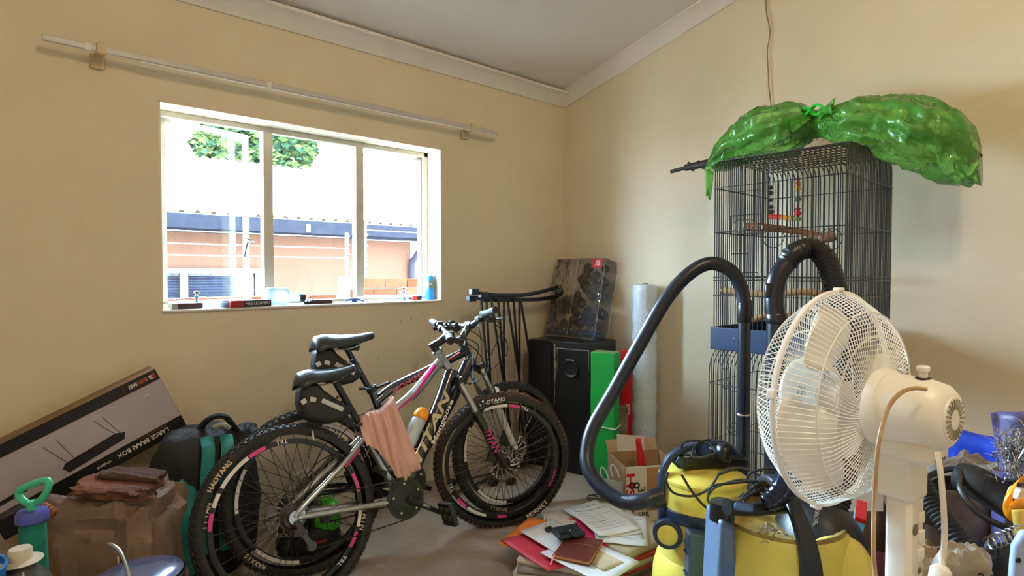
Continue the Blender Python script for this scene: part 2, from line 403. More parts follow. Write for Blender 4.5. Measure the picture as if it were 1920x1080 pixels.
B().add([loc((nx0 - .2, ry + rl_, zr)), loc((nx1 + .25, ry + rl_, zr)), loc((nx1 + .25, ry + rl_ + 4, zr - 1.2)), loc((nx0 - .2, ry + rl_ + 4, zr - 1.2))], [(0, 1, 2, 3)]).obj('roof_slope', M_roof, nh, thick=.02, smooth=0)
rk0 = B().prism([(0, 0), (.018, .037), (.054, .037), (.072, 0)], (0, 0, 0), (1, 0, 0), (0, 0, 1), (0, .01, 0)).obj('rib_end', omat('rib_end_grey', rgb(26, 20, 13)), nh, smooth=0); rk0.location = loc((nx0 - .2 + .096, ry - .012, zt + .012)); kx = 1
while nx0 - .2 + .096 + kx * .172 < nx1 + .2:
    rk = bpy.data.objects.new('rib_end', rk0.data); C.objects.link(rk); rk.parent = nh; rk.location = loc((nx0 - .2 + .096 + kx * .172, ry - .012, zt + .012)); kx += 1
gy = NY - .34
g = B().prism([(0, 0), (-.10, .0), (-.115, .115), (-.105, .12), (-.09, .02), (-.01, .02), (-.01, .12), (0, .12)], loc((nx0 - .2, gy, zb)), (0, 1, 0), (0, 0, (zt - zb) / .12), (nx1 - nx0 + .3, 0, 0)).obj('gutter', M_gut, nh, smooth=30)
B().box(loc(((nx0 + nx1) / 2, gy + .03, (zt + zb) / 2 - .03)), (nx1 - nx0 + .2, .03, zt - zb + .02)).obj('fascia_board', M_gut, nh, smooth=0)
p = ony(578, 428, gy - .12); B().box(loc((p.x, gy - .12, p.z)), (.05, .02, .10)).obj('gutter_clip', omat('clip_grey', rgb(120, 128, 140), .4), g, bevel=.004)
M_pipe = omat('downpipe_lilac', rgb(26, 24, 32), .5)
a = ony(799, 440, gy - .05); c = ony(772, 492, NY - .06); e = ony(772, 560, NY - .06)
B().tube([loc(a), loc((a.x, gy - .02, a.z - .12)), loc(c), loc((c.x, NY - .06, c.z - .05)), loc(e)], .05, 8).obj('downpipe', M_pipe, nh)
# its window with a slatted blind
wn = B()
wxm0, wxm1 = ony(338, 530, NY).x, ony(351, 530, NY).x; fr = .06
for (x0, x1, z0, z1) in ((wx0 - .9, wxa, wz1 - fr, wz1), (wx0 - .9, wxa, wz0, wz0 + fr), (wxa - fr, wxa, wz0 + fr, wz1 - fr), (wxm0, wxm1, wz0 + fr, wz1 - fr), (wx0 - .9, wx0 - .84, wz0 + fr, wz1 - fr)):
    wn.box(loc(((x0 + x1) / 2, NY - .005, (z0 + z1) / 2)), (x1 - x0, .07, z1 - z0))
wn = wn.obj('window_frame', M_nwin, nh, smooth=0)
B().box(loc((wxa / 2 + wx0 / 2 - .45, NY + .16, (wz0 + wz1) / 2)), (wxa - wx0 + .85, .006, wz1 - wz0 - .04)).obj('room_shade', omat('dark_room', rgb(24, 30, 43), .7), wn, smooth=0)
b = B(); z = wz0 + .07
while z < wz1 - .06:
    b.box(loc(((wxa + wx0) / 2 - .5, NY + .07, z)), (wxa - wx0 + .7, .004, .026), Euler((radians(24), 0, 0))); z += .034
b.obj('blind_slats', M_blind, wn, smooth=0, kind='stuff')
B().box(loc(((wxa + wx0) / 2 - .45, NY + .02, (wz0 + wz1) / 2)), (wxa - wx0 + .8, .005, wz1 - wz0 - .08)).obj('pane', M_glass, wn, smooth=0)
# brick boundary wall, each brick its own piece
BY = 1.6
M_mortar = omat('mortar', rgb(66, 60, 54), .9)
bt = [omat('brick_%s' % k, rgb(*c), .85, var=.14, scale=16, bump=.2) for k, c in (('a', (48, 24, 15)), ('b', (54, 30, 20)), ('c', (42, 22, 15)))]
bw = thing('boundary_wall', 'low face-brick garden wall with white piers just outside the window', 'wall', (-.4, BY, -.37))
def lb(p): return Vector(p) - Vector((-.4, BY, -.37))
hx0, hx1 = ony(655, 540, BY).x, ony(860, 540, BY).x; htop = ony(740, 521, BY).z; ltop = ony(590, 553, BY).z; lx0 = ony(200, 560, BY).x
core = B(); core.box(lb(((hx0 + hx1) / 2, BY + .055, (htop - .37) / 2 - .004)), (hx1 - hx0, .09, htop + .37 - .008)); core.box(lb(((lx0 + hx0) / 2, BY + .055, (ltop - .37) / 2)), (hx0 - lx0, .09, ltop + .37))
core = core.obj('mortar_core', M_mortar, bw, smooth=0)
bm_ = B().box((0, 0, 0), (.212, .106, .078)).obj('brick', bt[0], bw, bevel=.004); me0 = bm_.data; bpy.data.objects.remove(bm_)
meshes = []
for t in bt:
    q = me0.copy(); q.materials.clear(); q.materials.append(t); meshes.append(q)
def course(x0, x1, z, off):
    x = x0 + off
    while x < x1:
        o = bpy.data.objects.new('brick', random.choice(meshes)); C.objects.link(o); o.parent = core
        o.location = lb((x, BY + .047 + random.uniform(-.003, .003), z)); x += .226
rowh = .092
for r in range(4): course(hx0 + .11, hx1 - .1, htop - .046 - rowh * r, 0 if r % 2 else -.0 + .113 * (r % 2 == 0))
for r in range(3): course(lx0 + .11, hx0 - .15, ltop - .042 - rowh * r, .113 * (r % 2))
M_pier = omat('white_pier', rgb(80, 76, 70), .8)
px_ = ony(650, 540, BY).x
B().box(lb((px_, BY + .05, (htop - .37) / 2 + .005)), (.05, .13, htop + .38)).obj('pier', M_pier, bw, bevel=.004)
# electric fence strands on posts
ef = thing('electric_fence', 'white electric fence strands on thin posts above the brick wall', 'fence', (-.4, BY + .02, htop))
def le(p): return Vector(p) - Vector((-.4, BY + .02, htop))
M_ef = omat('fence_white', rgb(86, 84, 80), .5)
FYY = BY + .02
posts = [(650, 437, 525), (684, 414, 520), (798, 436, 520)]
for (u, v0, v1) in posts:
    p, q = ony(u, v0, FYY), ony(u, v1, FYY)
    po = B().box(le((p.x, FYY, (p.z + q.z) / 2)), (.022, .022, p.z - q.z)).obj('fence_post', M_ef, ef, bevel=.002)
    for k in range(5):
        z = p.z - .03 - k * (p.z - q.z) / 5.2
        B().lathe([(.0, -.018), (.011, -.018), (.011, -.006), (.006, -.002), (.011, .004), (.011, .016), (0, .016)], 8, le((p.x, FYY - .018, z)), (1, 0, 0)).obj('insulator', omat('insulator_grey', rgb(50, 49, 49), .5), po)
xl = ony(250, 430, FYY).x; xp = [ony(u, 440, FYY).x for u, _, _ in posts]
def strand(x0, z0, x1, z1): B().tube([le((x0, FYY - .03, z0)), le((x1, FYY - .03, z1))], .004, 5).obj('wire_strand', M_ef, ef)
for v in (446, 466, 484): z = ony(645, v, FYY).z; strand(xl, z, xp[0], z)
for v in (432, 450): z = ony(690, v, FYY).z; strand(xp[1], z, xp[2] + .3, z)
# trees beyond the roof
M_leaf = [omat('leaf_%d' % i, rgb(*c), .7, var=.2, scale=30) for i, c in enumerate(((34, 43, 22), (42, 50, 26), (22, 34, 24)))]
M_bark = omat('bark', rgb(92, 72, 56), .9, bump=.4)
def leafy(name, label, base, c, rad, n, seed, ls=.16):
    rnd = random.Random(seed); t = thing(name, label, 'tree', base); c = Vector(c) - Vector(base)
    for mi in range(3):
        b = B()
        for i in range(n // 3):
            while True:
                d = Vector((rnd.uniform(-1, 1), rnd.uniform(-1, 1), rnd.uniform(-1, 1)))
                if .35 < d.length < 1: break
            lump = 1 + .25 * nz3(d, 2.6, seed)
            p = c + Vector((d.x * rad[0] * lump, d.y * rad[1] * lump, d.z * rad[2] * lump)); nrm = Vector((rnd.gauss(0, 1), rnd.gauss(0, 1), rnd.gauss(0, .7))).normalized(); u, w = frame_of(nrm)
            s = ls * rnd.uniform(.6, 1.4); h = nrm * s * .22
            b.add([p - u * s, p + w * s * .5 + h, p + u * s, p - w * s * .5 + h], [(0, 1, 2, 3)])
        b.obj('foliage', M_leaf[mi], t, smooth=0, kind='stuff', fix=False)
    B().ball(c, 1, 16, 10, tuple(r * .82 for r in rad)).obj('inner_foliage', M_leaf[2], t)
    B().tube([(0, 0, 0), (.1, 0, c.z * .5), (c.x, c.y, c.z)], [.22, .18, .08], 10).obj('trunk', M_bark, t)
    return t
ty = 15.
p0, p1 = ony(362, 300, ty), ony(586, 300, ty); ctr = ony(476, 262, ty)
leafy('leafy_tree', 'bushy pale green tree rising behind the white roof', ((p0.x + p1.x) / 2, ty, -.37), ((p0.x + p1.x) / 2, ty, ctr.z + .15), ((p1.x - p0.x) / 2 * .98, 1.6, 1.75), 9000, 5)
# distant tiled roof at far left
M_tile = omat('red_roof_tile', rgb(63, 35, 26), .8, var=.2, scale=3)
rh = thing('tiled_house', 'distant house with a red tiled roof ridge at the left of the window', 'house', (ony(320, 310, 19).x, 19, -.37))
rz = ony(330, 288, 19).z + .37
B().box((-.2, 0, (rz - .5) / 2), (2.6, 2.0, rz - .5)).obj('house_wall', M_hwall, rh, smooth=0)
rf = B().prism([(-1.3, rz - .5), (1.3, rz - .5), (0, rz - .12)], (-1.6, 0, 0), (0, 1, 0), (0, 0, 1), (2.5, 0, 0)).obj('tiled_roof', M_tile, rh, smooth=0)
for i in range(8): B().lathe([(.09, 0), (.10, .30)], 10, (-1.5 + i * .3, 0, rz - .12), (1, 0, 0), caps=True).obj('ridge_tile', M_tile, rf)
# ------------------------------------------------------------------ bicycles
M_tyre = mat('tyre_rubber', (.020, .020, .021), .7, bump=.25, bscale=150)
M_mudtyre = mat('tyre_knobs_muddy', (.022, .021, .021), .75, col2=rgb(112, 74, 52), scale=5)
M_rim = mat('rim_black', (.012, .012, .013), .3)
M_spoke = mat('spoke_steel', (.10, .10, .105), .3, .9)
M_magenta = mat('magenta_paint', rgb(196, 26, 122), .25, clear=.6, var=.06)
M_pinkdecal = mat('pink_decal', rgb(226, 62, 150), .4, var=.05)
M_silverp = mat('silver_frame_paint', rgb(176, 180, 186), .22, .75, clear=.8, var=.04)
M_navyp = mat('navy_frame_paint', rgb(20, 26, 42), .22, clear=.9, var=.1)
M_blackp = mat('black_frame_paint', rgb(16, 17, 21), .25, clear=.8, var=.1)
M_reddecal = mat('red_decal', rgb(176, 44, 26), .4, var=.1)
M_tandecal = mat('champagne_decal', rgb(214, 194, 160), .35, .2, var=.05)
M_alloy = mat('alloy', (.55, .54, .52), .32, 1.)
M_chain = mat('chain_rusty', rgb(92, 76, 62), .45, .7, col2=rgb(58, 48, 42), scale=60)
M_saddle = mat('saddle_vinyl', (.016, .018, .022), .3, spec=.6, bump=.05)
M_cassette = mat('cassette_steel', (.14, .13, .12), .35, .9)
WR = .345
def wheel(par, name, c, M, rimtext, decals, mud=False, disc=True, muddy=False):
    """wheel in the local XZ plane round c; part = rim, sub-parts tyre, knobs, spokes, hub, disc"""
    c = Vector(c); Y = (0, 1, 0)
    rim = B().lathe([(.272, -.012), (.284, -.0135), (.290, -.013), (.290, .013), (.284, .0135), (.272, .012), (.270, 0), (.272, -.012)], 64, c, Y)
    rim = rim.xf(M).obj(name, M_rim, par)
    tr = .0265; prof = [(.318 - tr * .98 + 0 * k, 0) for k in ()]
    prof = []
    for k in range(15):
        a = radians(-205 + 230 * k / 14 - 0); prof.append((.3165 + tr * cos(a + radians(90)) * 0 + tr * sin(radians(-115 + 230 * k / 14 + 90)), tr * cos(radians(-115 + 230 * k / 14 + 90))))
    B().lathe(prof, 72, c, Y).xf(M).obj('tyre', M_tyre, rim, smooth=60)
    kb = B(); n = 78
    for i in range(n):
        t = 2 * pi * i / n
        for row, (yy, rr, ss) in enumerate(((0, .3435, 1.), (.0115, .3405, .9), (-.0115, .3405, .9), (.0215, .332, .8), (-.0215, .332, .8))):
            tt = t + (pi / n if row in (1, 2) else 0)
            rd = Vector((cos(tt), 0, sin(tt))); tg = Vector((-sin(tt), 0, cos(tt)))
            nrm = (rd + Vector((0, 1, 0)) * (yy * 30)).normalized(); sd = tg.cross(nrm)
            R = Matrix((tg, sd, nrm)).transposed()
            kb.box(c + rd * rr + Vector((0, yy, 0)), (.0125 * ss, .0075, .009), R)
    kb.xf(M).obj('tread_knobs', M_mudtyre if muddy else M_tyre, rim, smooth=0, kind='stuff')
    sp = B()
    for i in range(32):
        sd = 1 if i % 2 else -1; t = 2 * pi * i / 32; cross = (1 if (i // 2) % 2 else -1) * .95
        p = c + Vector((cos(t) * .274, sd * .002, sin(t) * .274)); q = c + Vector((cos(t + cross) * .024, sd * .028, sin(t + cross) * .024))
        sp.tube([q, p], .0013, 4, caps=False)
        sp.tube([p, p + (q - p).normalized() * .014], .0024, 5, caps=False)
    sp.xf(M).obj('spokes', M_spoke, rim, kind='stuff')
    B().lathe([(0, -.062), (.009, -.062), (.009, -.045), (.014, -.04), (.027, -.034), (.027, -.026), (.017, -.02), (.017, .02), (.027, .026), (.027, .034), (.014, .04), (.009, .045), (.009, .062), (0, .062)], 18, c, Y).xf(M).obj('hub', M_blackm, rim)
    if disc:
        d = B(); ds = disc
        for R_, r_ in ((.078, .0055), (.068, .004), (.03, .006)):
            d.tube([c + Vector((cos(2 * pi * i / 48) * (R_ + (.003 if (i % 4 < 2 and R_ > .07) else 0)), ds * .040, sin(2 * pi * i / 48) * (R_ + (.003 if (i % 4 < 2 and R_ > .07) else 0)))) for i in range(48)], r_, 4, closed=True, flat=.3)
        for i in range(12):
            a = 2 * pi * i / 12; d.tube([c + Vector((cos(a) * .03, ds * .04, sin(a) * .03)), c + Vector((cos(a + .35) * .07, ds * .04, sin(a + .35) * .07))], .0035, 4)
        for i in range(24):
            a = 2 * pi * (i + .5) / 24; d.tube([c + Vector((cos(a) * .068, ds * .04, sin(a) * .068)), c + Vector((cos(a + .09) * .078, ds * .04, sin(a + .09) * .078))], .003, 4)
        d.xf(M).obj('brake_disc', M_steel, rim)
    for (a0, a1, m) in decals:
        b = B(); nn = max(3, int((a1 - a0) * 14)); P = []
        for i in range(nn + 1):
            a = a0 + (a1 - a0) * i / nn
            for r in (.2745, .2885): P.append(c + Vector((cos(a) * r, -.0146, sin(a) * r)))
        b.add(P, [(2 * i, 2 * i + 1, 2 * i + 3, 2 * i + 2) for i in range(nn)]).xf(M).obj('rim_decal', m, rim, smooth=0)
    for (txt, a, rr, size, m, flip) in rimtext:
        b = B(); arc_text(b, txt, c + Vector((0, -.0265 if rr > .3 else -.0152, 0)), rr, a, size, (1, 0, 0), (0, 0, 1), flip=flip)
        b.xf(M).obj('lettering', m, rim, smooth=0)
    return rim
def bend(pts, n=6): return spline(pts, n)
def bicycle(name, label, x, y, yaw, lean, geo, sty):
    t = thing(name, label, 'bicycle', (x, y, 0), (-lean, 0, yaw))
    G = {k: Vector((v[0], 0, v[1])) for k, v in geo.items() if isinstance(v, tuple)}; wb = geo['wb']; I = Matrix.Identity(4)
    RH, FH, BBk = Vector((0, 0, WR)), Vector((wb, 0, WR)), G['bb']
    ht, hb = G['ht'], G['hb']; ax = (ht - hb).normalized()
    S = Matrix.Translation(hb) @ Matrix.Rotation(geo['steer'], 4, ax) @ Matrix.Translation(-hb)
    wheel(t, 'wheel', RH, I, *sty['rear']); wheel(t, 'wheel', FH, S, *sty['front'])
    m1_, m2_, md = sty['main'], sty['second'], sty['down']
    sc_ = G['sc']; sct = BBk + (sc_ - BBk) * 1.10
    # frame: down tube is the root part
    dt = bend([hb - ax * .0 + Vector((-.01, 0, .03)), hb * .72 + BBk * .28 + Vector((-.012, 0, .0)), hb * .3 + BBk * .7, BBk])
    fr = B().tube(dt, [.034] * (len(dt) - 4) + [.033, .031, .029, .028], 14, flat=1.).lathe([(.0, -.042), (.024, -.042), (.024, .042), (0, .042)], 16, BBk, (0, 1, 0)).obj('down_tube', md, t)
    tt = bend([ht - ax * .045, G['tm'], G['tl'], sc_ + Vector((.004, 0, -.02))])
    B().tube(tt, .023, 12).obj('top_tube', m1_, fr)
    B().tube([BBk, sct], [.018, .0185], 12).obj('seat_tube', m2_, fr)
    B().tube([hb - ax * .012, hb + ax * .004, hb + ax * .01, ht - ax * .012, ht - ax * .006, ht + ax * .006], [.026, .027, .022, .021, .026, .025], 14).obj('head_tube', sty['head'], fr)
    for s in (-1, 1):
        cs = B(); ss_ = B()
        cs.tube(bend([BBk + Vector((-.02, s * .03, 0)), BBk * .75 + RH * .25 + Vector((0, s * .045, -.006)), RH + Vector((.06, s * .066, -.006)), RH + Vector((.01, s * .068, -.004))]), [.013] * 6 + [.012] * 7 + [.010] * 6, 10)
        ss_.tube(bend([G['ss'] + Vector((0, s * .022, 0)), G['ss'] * .6 + RH * .4 + Vector((0, s * .052, 0)), RH + Vector((.02, s * .066, .025)), RH + Vector((.0, s * .068, .0))]), [.012] * 6 + [.0115] * 7 + [.010] * 6, 10)
        for q in (.022, .0): ss_.lathe([(0, -.004), (.026 - q * .5, -.004), (.026 - q * .5, .004), (0, .004)], 10, RH + Vector((q, s * .068, q * .5)), (0, 1, 0))
        cs.obj('chain_stay', sty['stay'], fr); ss_.obj('seat_stay', sty['stay'], fr)
    B().tube([G['ss'] + Vector((.0, -.024, 0)), G['ss'] + Vector((.0, .024, 0))], .010, 8).obj('stay_bridge', sty['stay'], fr)
    for (nm, p0, p1, rad, side, m, wdt) in sty['bands']:            # painted colour bands on tubes
        a_, b_ = Vector(p0), Vector(p1); d = (b_ - a_); n_ = Vector((0, side, 0)); w_ = d.cross(n_).normalized() * wdt
        nn = 6; P = []
        for i in range(nn + 1):
            q = a_ + d * (i / nn)
            for k, (oo, dep) in enumerate(((-1, .55), (-.45, .96), (.45, .96), (1, .55))): P.append(q + w_ * oo + n_ * rad * dep * 1.04)
        B().add(P, [(4 * i + k, 4 * i + k + 1, 4 * i + 5 + k, 4 * i + 4 + k) for i in range(nn) for k in range(3)]).obj(nm, m, fr)
    for (txt, p, dr, size, m, bold, shear, width, off) in sty['text']:
        dr = Vector((dr[0], 0, dr[1])).normalized(); upv = Vector((-dr.z, 0, dr.x))
        b = B(); text(b, txt, Vector((p[0], off, p[1])), dr, upv, size, bold, shear, width); b.obj('lettering', m, fr, smooth=0)
    # seat post, collar, saddle
    sp0, sp1 = sct - (sct - BBk).normalized() * .05, G['clamp']
    po = B().tube([sp0, sp1 + (sp1 - sp0).normalized() * -.01], .0145, 12).obj('seat_post', sty['post'], t)
    if sty.get('setback'):
        B().tube([sp1 + Vector((.06, 0, -.006)), sp1 + Vector((.0, 0, .0)), sp1 + Vector((-.03, 0, .006))], [.016, .018, .016], 10).obj('post_head', M_black, po)
    cl = B().lathe([(.0185, -.014), (.024, -.014), (.024, .014), (.0185, .014)], 14, sct, (sct - BBk).normalized())
    cl.tube([sct + Vector((-.02, -.03, 0)), sct + Vector((-.05, -.045, .01)), sct + Vector((-.075, -.04, .012))], .006, 8)
    if sty.get('qr'): cl.tube([sct + Vector((.02, .0, 0)), sct + Vector((.03, -.05, .015)), sct + Vector((.05, -.09, .03))], .007, 8)
    cl.obj('seat_clamp', M_black, po)
    sn, sr = G['sn'], G['sr']; L = (sn - sr)
    def sad(u, v):  # u along 0..1 rear->nose, v round
        w = .068 * (1 - u) ** .9 * (1 if u > .06 else (.55 + u * 7.5)) + .021 * min(1, (1 - u) * 14 + .25)
        w = min(w, .072); a = 2 * pi * v
        th = .030 * (1 - .45 * u) * (.5 if (u < .04 or u > .97) else 1)
        top = -.012 * sin(u * pi) - .016 * max(0, .18 - u) / .18 + .004 * max(0, u - .8)
        cy = cos(a); cz = sin(a); wing = -.03 * (abs(cy) ** 2.5) * (1 - u) - .008 * abs(cy)
        return sr + L * u + Vector((0, cy * w, top + cz * th + wing))
    sdl = B(); nu = 26; nv = 18
    P = [sad(i / (nu - 1), k / nv) for i in range(nu) for k in range(nv)]
    F = [(i * nv + k, i * nv + (k + 1) % nv, (i + 1) * nv + (k + 1) % nv, (i + 1) * nv + k) for i in range(nu - 1) for k in range(nv)]
    F += [tuple(range(nv)), tuple((nu - 1) * nv + k for k in range(nv))]
    sd_ = sdl.add(P, F).obj('saddle', M_saddle, t, smooth=80)
    for s in (-1, 1):
        B().tube(bend([sr + L * .1 + Vector((0, s * .03, -.02)), sr + L * .28 + Vector((0, s * .022, -.05)), sr + L * .62 + Vector((0, s * .022, -.048)), sr + L * .9 + Vector((0, s * .008, -.012))]), .0035, 6).obj('saddle_rail', M_alloy, sd_)
    B().box(G['clamp'] + Vector((0, 0, .004)), (.045, .05, .022)).obj('saddle_clamp', M_blackm, sd_, bevel=.004)
    # crankset
    cr = B(); Y = (0, 1, 0)
    def ringgear(R, yy, n):
        P = []
        for j, r in enumerate((R, R * .80)):
            for i in range(n * 2):
                a = pi * i / n; rr = r + (.0028 if (j == 0 and i % 2) else 0)
                for dy in (-.002, .002): P.append(BBk + Vector((cos(a) * rr, yy + dy, sin(a) * rr)))
        N2 = n * 2; F = []
        for i in range(N2):
            k = (i + 1) % N2
            for dy in (0, 1): F.append((2 * i + dy, 2 * k + dy, 2 * (N2 + k) + dy, 2 * (N2 + i) + dy))
            F.append((2 * i, 2 * i + 1, 2 * k + 1, 2 * k)); F.append((2 * (N2 + i), 2 * (N2 + i) + 1, 2 * (N2 + k) + 1, 2 * (N2 + k)))
        return P, F
    cr.add(*ringgear(.085, -.052, 42)); cr.add(*ringgear(.066, -.046, 32))
    cr.lathe([(.012, -.05), (.070, -.053), (.070, -.057), (.03, -.064), (.0, -.066)], 30, BBk, Y)
    crk = cr.obj('crankset', M_black, t)
    for i in range(5):
        a = 2 * pi * i / 5 + .4; B().lathe([(0, -.064), (.005, -.064), (.006, -.058)], 8, BBk + Vector((cos(a) * .062, 0, sin(a) * .062)), Y).obj('chainring_bolt', M_alloy, crk)
    ca = geo['crank']
    for s in (-1, 1):
        d = Vector((cos(ca), 0, sin(ca))) * (1 if s < 0 else -1); e = BBk + d * .17 + Vector((0, s * .088, 0))
        B().tube([BBk + Vector((0, s * .066, 0)), BBk + d * .05 + Vector((0, s * .074, 0)), e], [.020, .017, .012], 10, flat=.8).obj('crank_arm', M_black, crk)
        pd = B(); pc = e + Vector((0, s * .055, 0)); pa = geo.get('pedal', 1.2); pr = Matrix.Rotation(pa, 3, 'Y')
        for k in (-1, 1): pd.box(pc + pr @ Vector((k * .042, 0, 0)), (.014, .095, .024), pr)
        for k in (-1, 0, 1): pd.box(pc + Vector((0, k * .042, 0)), (.09, .012, .022), pr)
        pd.tube([e, pc + Vector((0, s * .04, 0))], .008, 8); pd.obj('pedal', M_black, crk, bevel=.003)
    if sty.get('cranktext'):
        d = Vector((cos(ca), 0, sin(ca))); b = B(); text(b, sty['cranktext'], BBk + d * .085 + Vector((0, -.094, 0)), d, Vector((-d.z, 0, d.x)), .014, .02, 0, .036); b.obj('lettering', M_whitetext, crk, smooth=0)
    # cassette, derailleur, chain
    ca_ = B()
    for k, r in enumerate((.052, .046, .040, .034, .028, .022)): ca_.lathe([(.012, -.030 - k * .0045), (r, -.030 - k * .0045), (r, -.0325 - k * .0045), (.012, -.0325 - k * .0045)], 26, RH, Y)
    ca_.obj('cassette', M_cassette, t)
    dr_ = B(); j1 = RH + Vector((.015, -.075, -.055)); j2 = RH + Vector((.05, -.07, -.115))
    dr_.tube([RH + Vector((.0, -.074, -.01)), j1], [.012, .016], 8); dr_.tube([j1, j1 + Vector((-.035, -.012, .005))], [.017, .012], 8)
    dr_.box((j1 + j2) / 2, (.02, .012, .075), Matrix.Rotation(-.5, 3, 'Y')); 
    for j in (j1 + Vector((.012, .02, -.01)), j2): dr_.lathe([(.004, -.005), (.019, -.005), (.019, .005), (.004, .005)], 12, j, Y)
    dr_.obj('derailleur', mat('derailleur_grey', (.10, .10, .10), .35, .6), t, bevel=.002)
    ch = B(); yy = -.050
    pts = [BBk + Vector((0, 0, .086)), RH + Vector((0, 0, .044))] + [RH + Vector((cos(a) * .044, 0, sin(a) * .044)) for a in (2.2, 2.9, 3.6, 4.2)] + [j1 + Vector((.03, .0, 0)), j2 + Vector((-.016, 0, -.012)), j2 + Vector((.01, 0, -.02)), BBk + Vector((-.01, 0, -.086))] + [BBk + Vector((cos(a) * .086, 0, sin(a) * .086)) for a in (5.2, 5.9, .3, 1.0)]
    for p in pts: p.y = yy
    for i in range(len(pts)):
        a_, b_ = pts[i], pts[(i + 1) % len(pts)]; L_ = (b_ - a_).length; n_ = max(1, int(L_ / .0127))
        for k in range(n_):
            p_, q_ = a_.lerp(b_, k / n_), a_.lerp(b_, (k + .86) / n_); ch.tube([p_, q_], .0042 if k % 2 else .0034, 5, flat=.8)
    ch.obj('chain', M_chain, t, kind='stuff')
    # fork (turned with the bars)
    fk = sty['fork']; side = (S.to_3x3() @ Vector((0, 1, 0))); crown = hb - ax * .03
    f = B().tube([crown + Vector((0, -.062, 0)), crown + Vector((0, -.03, .012)), crown + Vector((0, .03, .012)), crown + Vector((0, .062, 0))], [.021, .02, .02, .021], 10)
    f = f.xf(S).obj('fork_crown', fk['crown'], t)
    low = FH; 
    for s in (-1, 1):
        a_ = crown + Vector((0, s * .062, .018)); e_ = low + Vector((-.012, s * .062, .012)); dd = (e_ - a_)
        B().tube([a_, a_ + dd * .55], .0145, 12).xf(S).obj('stanchion', fk['stan'], f)
        lg = B().tube([a_ + dd * .36, a_ + dd * .38, a_ + dd * .42, a_ + dd * .9, e_ + Vector((.008, 0, -.012))], [.0205, .0225, .0205, .0175, .014], 12).xf(S).obj('fork_leg', fk['low'], f)
        B().lathe([(0, -.012), (.020, -.012), (.020, .012), (0, .012)], 12, a_ + Vector((0, 0, .004)), ax).xf(S).obj('fork_cap', M_blackm, f)
        if s < 0 and fk.get('text'):
            d_ = -dd.normalized(); b = B(); text(b, fk['text'][0], a_ + dd * .70 + Vector((0, -.0225, 0)), dd.normalized(), Vector((-dd.z, 0, dd.x)).normalized(), .045, .02, .25, fk['text'][2]); b.xf(S).obj('lettering', fk['text'][1], lg, smooth=0)
    br = (crown + (low - crown) * .40); B().tube(bend([br + Vector((0, -.06, 0)), br + Vector((.03, -.05, .05)), br + Vector((.035, 0, .065)), br + Vector((.03, .05, .05)), br + Vector((0, .06, 0))]), .010, 8).xf(S).obj('fork_brace', fk['low'], f)
    B().box(low + Vector((-.055, -.045 * (1 if sty['front'][3] == -1 else -1) if False else -.045, .06)), (.05, .03, .075), Euler((0, .4, 0))).xf(S).obj('brake_caliper', M_blackm, f, bevel=.006)
    # steerer, stem, handlebar
    st0 = ht + ax * .006; stt = ht + ax * geo.get('spacer', .04); bc = G['bar']
    sm = B().tube([st0, stt], .018, 12).tube([stt - ax * .02, bc], [.018, .020], 10); sm.lathe([(.015, -.026), (.0205, -.026), (.0205, .026), (.015, .026)], 14, bc, Y)
    sm = sm.xf(S).obj('stem', M_blackm, t, smooth=50)
    hw = geo.get('barw', .32); rise = .03
    S0 = S; S = S @ Matrix.Translation(bc) @ Matrix.Rotation(-geo.get('tilt', 0.), 4, 'X') @ Matrix.Translation(-bc)
    bp = bend([bc + Vector((-.035, -hw, rise)), bc + Vector((-.02, -hw * .6, rise)), bc + Vector((-.002, -hw * .28, .01)), bc + Vector((0, -.04, 0)), bc + Vector((0, .04, 0)), bc + Vector((-.002, hw * .28, .01)), bc + Vector((-.02, hw * .6, rise)), bc + Vector((-.035, hw, rise))])
    hbr = B().tube(bp, [.0115] * 14 + [.015] * (len(bp) - 28) + [.0115] * 14, 10).xf(S).obj('handlebar', M_blackm, t)
    for s in (-1, 1):
        e1 = bc + Vector((-.036, s * hw, rise)); e0 = bc + Vector((-.021, s * (hw - .125), rise)); gp = B(); n_ = 12
        gp.tube([e0.lerp(e1, i / n_) for i in range(n_ + 1)], [.0175 if i in (0, n_) else (.0165 if i % 2 else .0155) for i in range(n_ + 1)], 12).xf(S).obj('grip', M_rubber, hbr)
        lv = bc + Vector((-.012, s * (hw - .15), rise)); l = B().box(lv, (.03, .032, .034)).box(lv + Vector((.02, s * .01, -.022)), (.05, .035, .022), Euler((0, .5, 0)))
        l.tube(bend([lv + Vector((.03, s * .01, -.014)), lv + Vector((.06, s * .02, -.028)), lv + Vector((.05, s * .07, -.034)), lv + Vector((.042, s * .11, -.036))]), [.007] * 6 + [.0055] * 6 + [.005] * 7, 8).xf(S).obj('brake_lever', M_blackm, hbr, bevel=.003)
        B().box(lv + Vector((.004, -s * .045, -.016)), (.04, .045, .03)).xf(S).obj('gear_shifter', M_black, hbr, bevel=.008)
    for (s, dx, drop, side2) in ((-1, .16, .10, 1), (1, .17, .16, -1), (-1, .20, .20, -1), (1, .13, .05, 1)):
        lv = S @ (bc + Vector((.02, s * (hw - .16), rise - .01))); mid = S @ (bc + Vector((dx * .8, s * (hw - .24), rise - drop))); e = hb + Vector((.025, side2 * .03, -.02))
        B().tube(bend([lv, (lv + mid) / 2 + Vector((.035, 0, .01)), mid, e + Vector((.05, 0, -.02)), e]), .0026, 6).obj('cable', M_cord, hbr)
    for s in (-1, 1):   # rear brake / gear outer along the frame to the rear wheel
        B().tube(bend([G['tl'] + Vector((0, s * .015, -.026)), G['sc'] + Vector((-.015, s * .03, -.06)), (G['sc'] + RH) / 2 + Vector((-.01, s * .045, .05)), RH + Vector((.03, s * .06, .06))]), .0024, 6).obj('cable', M_cord, fr)
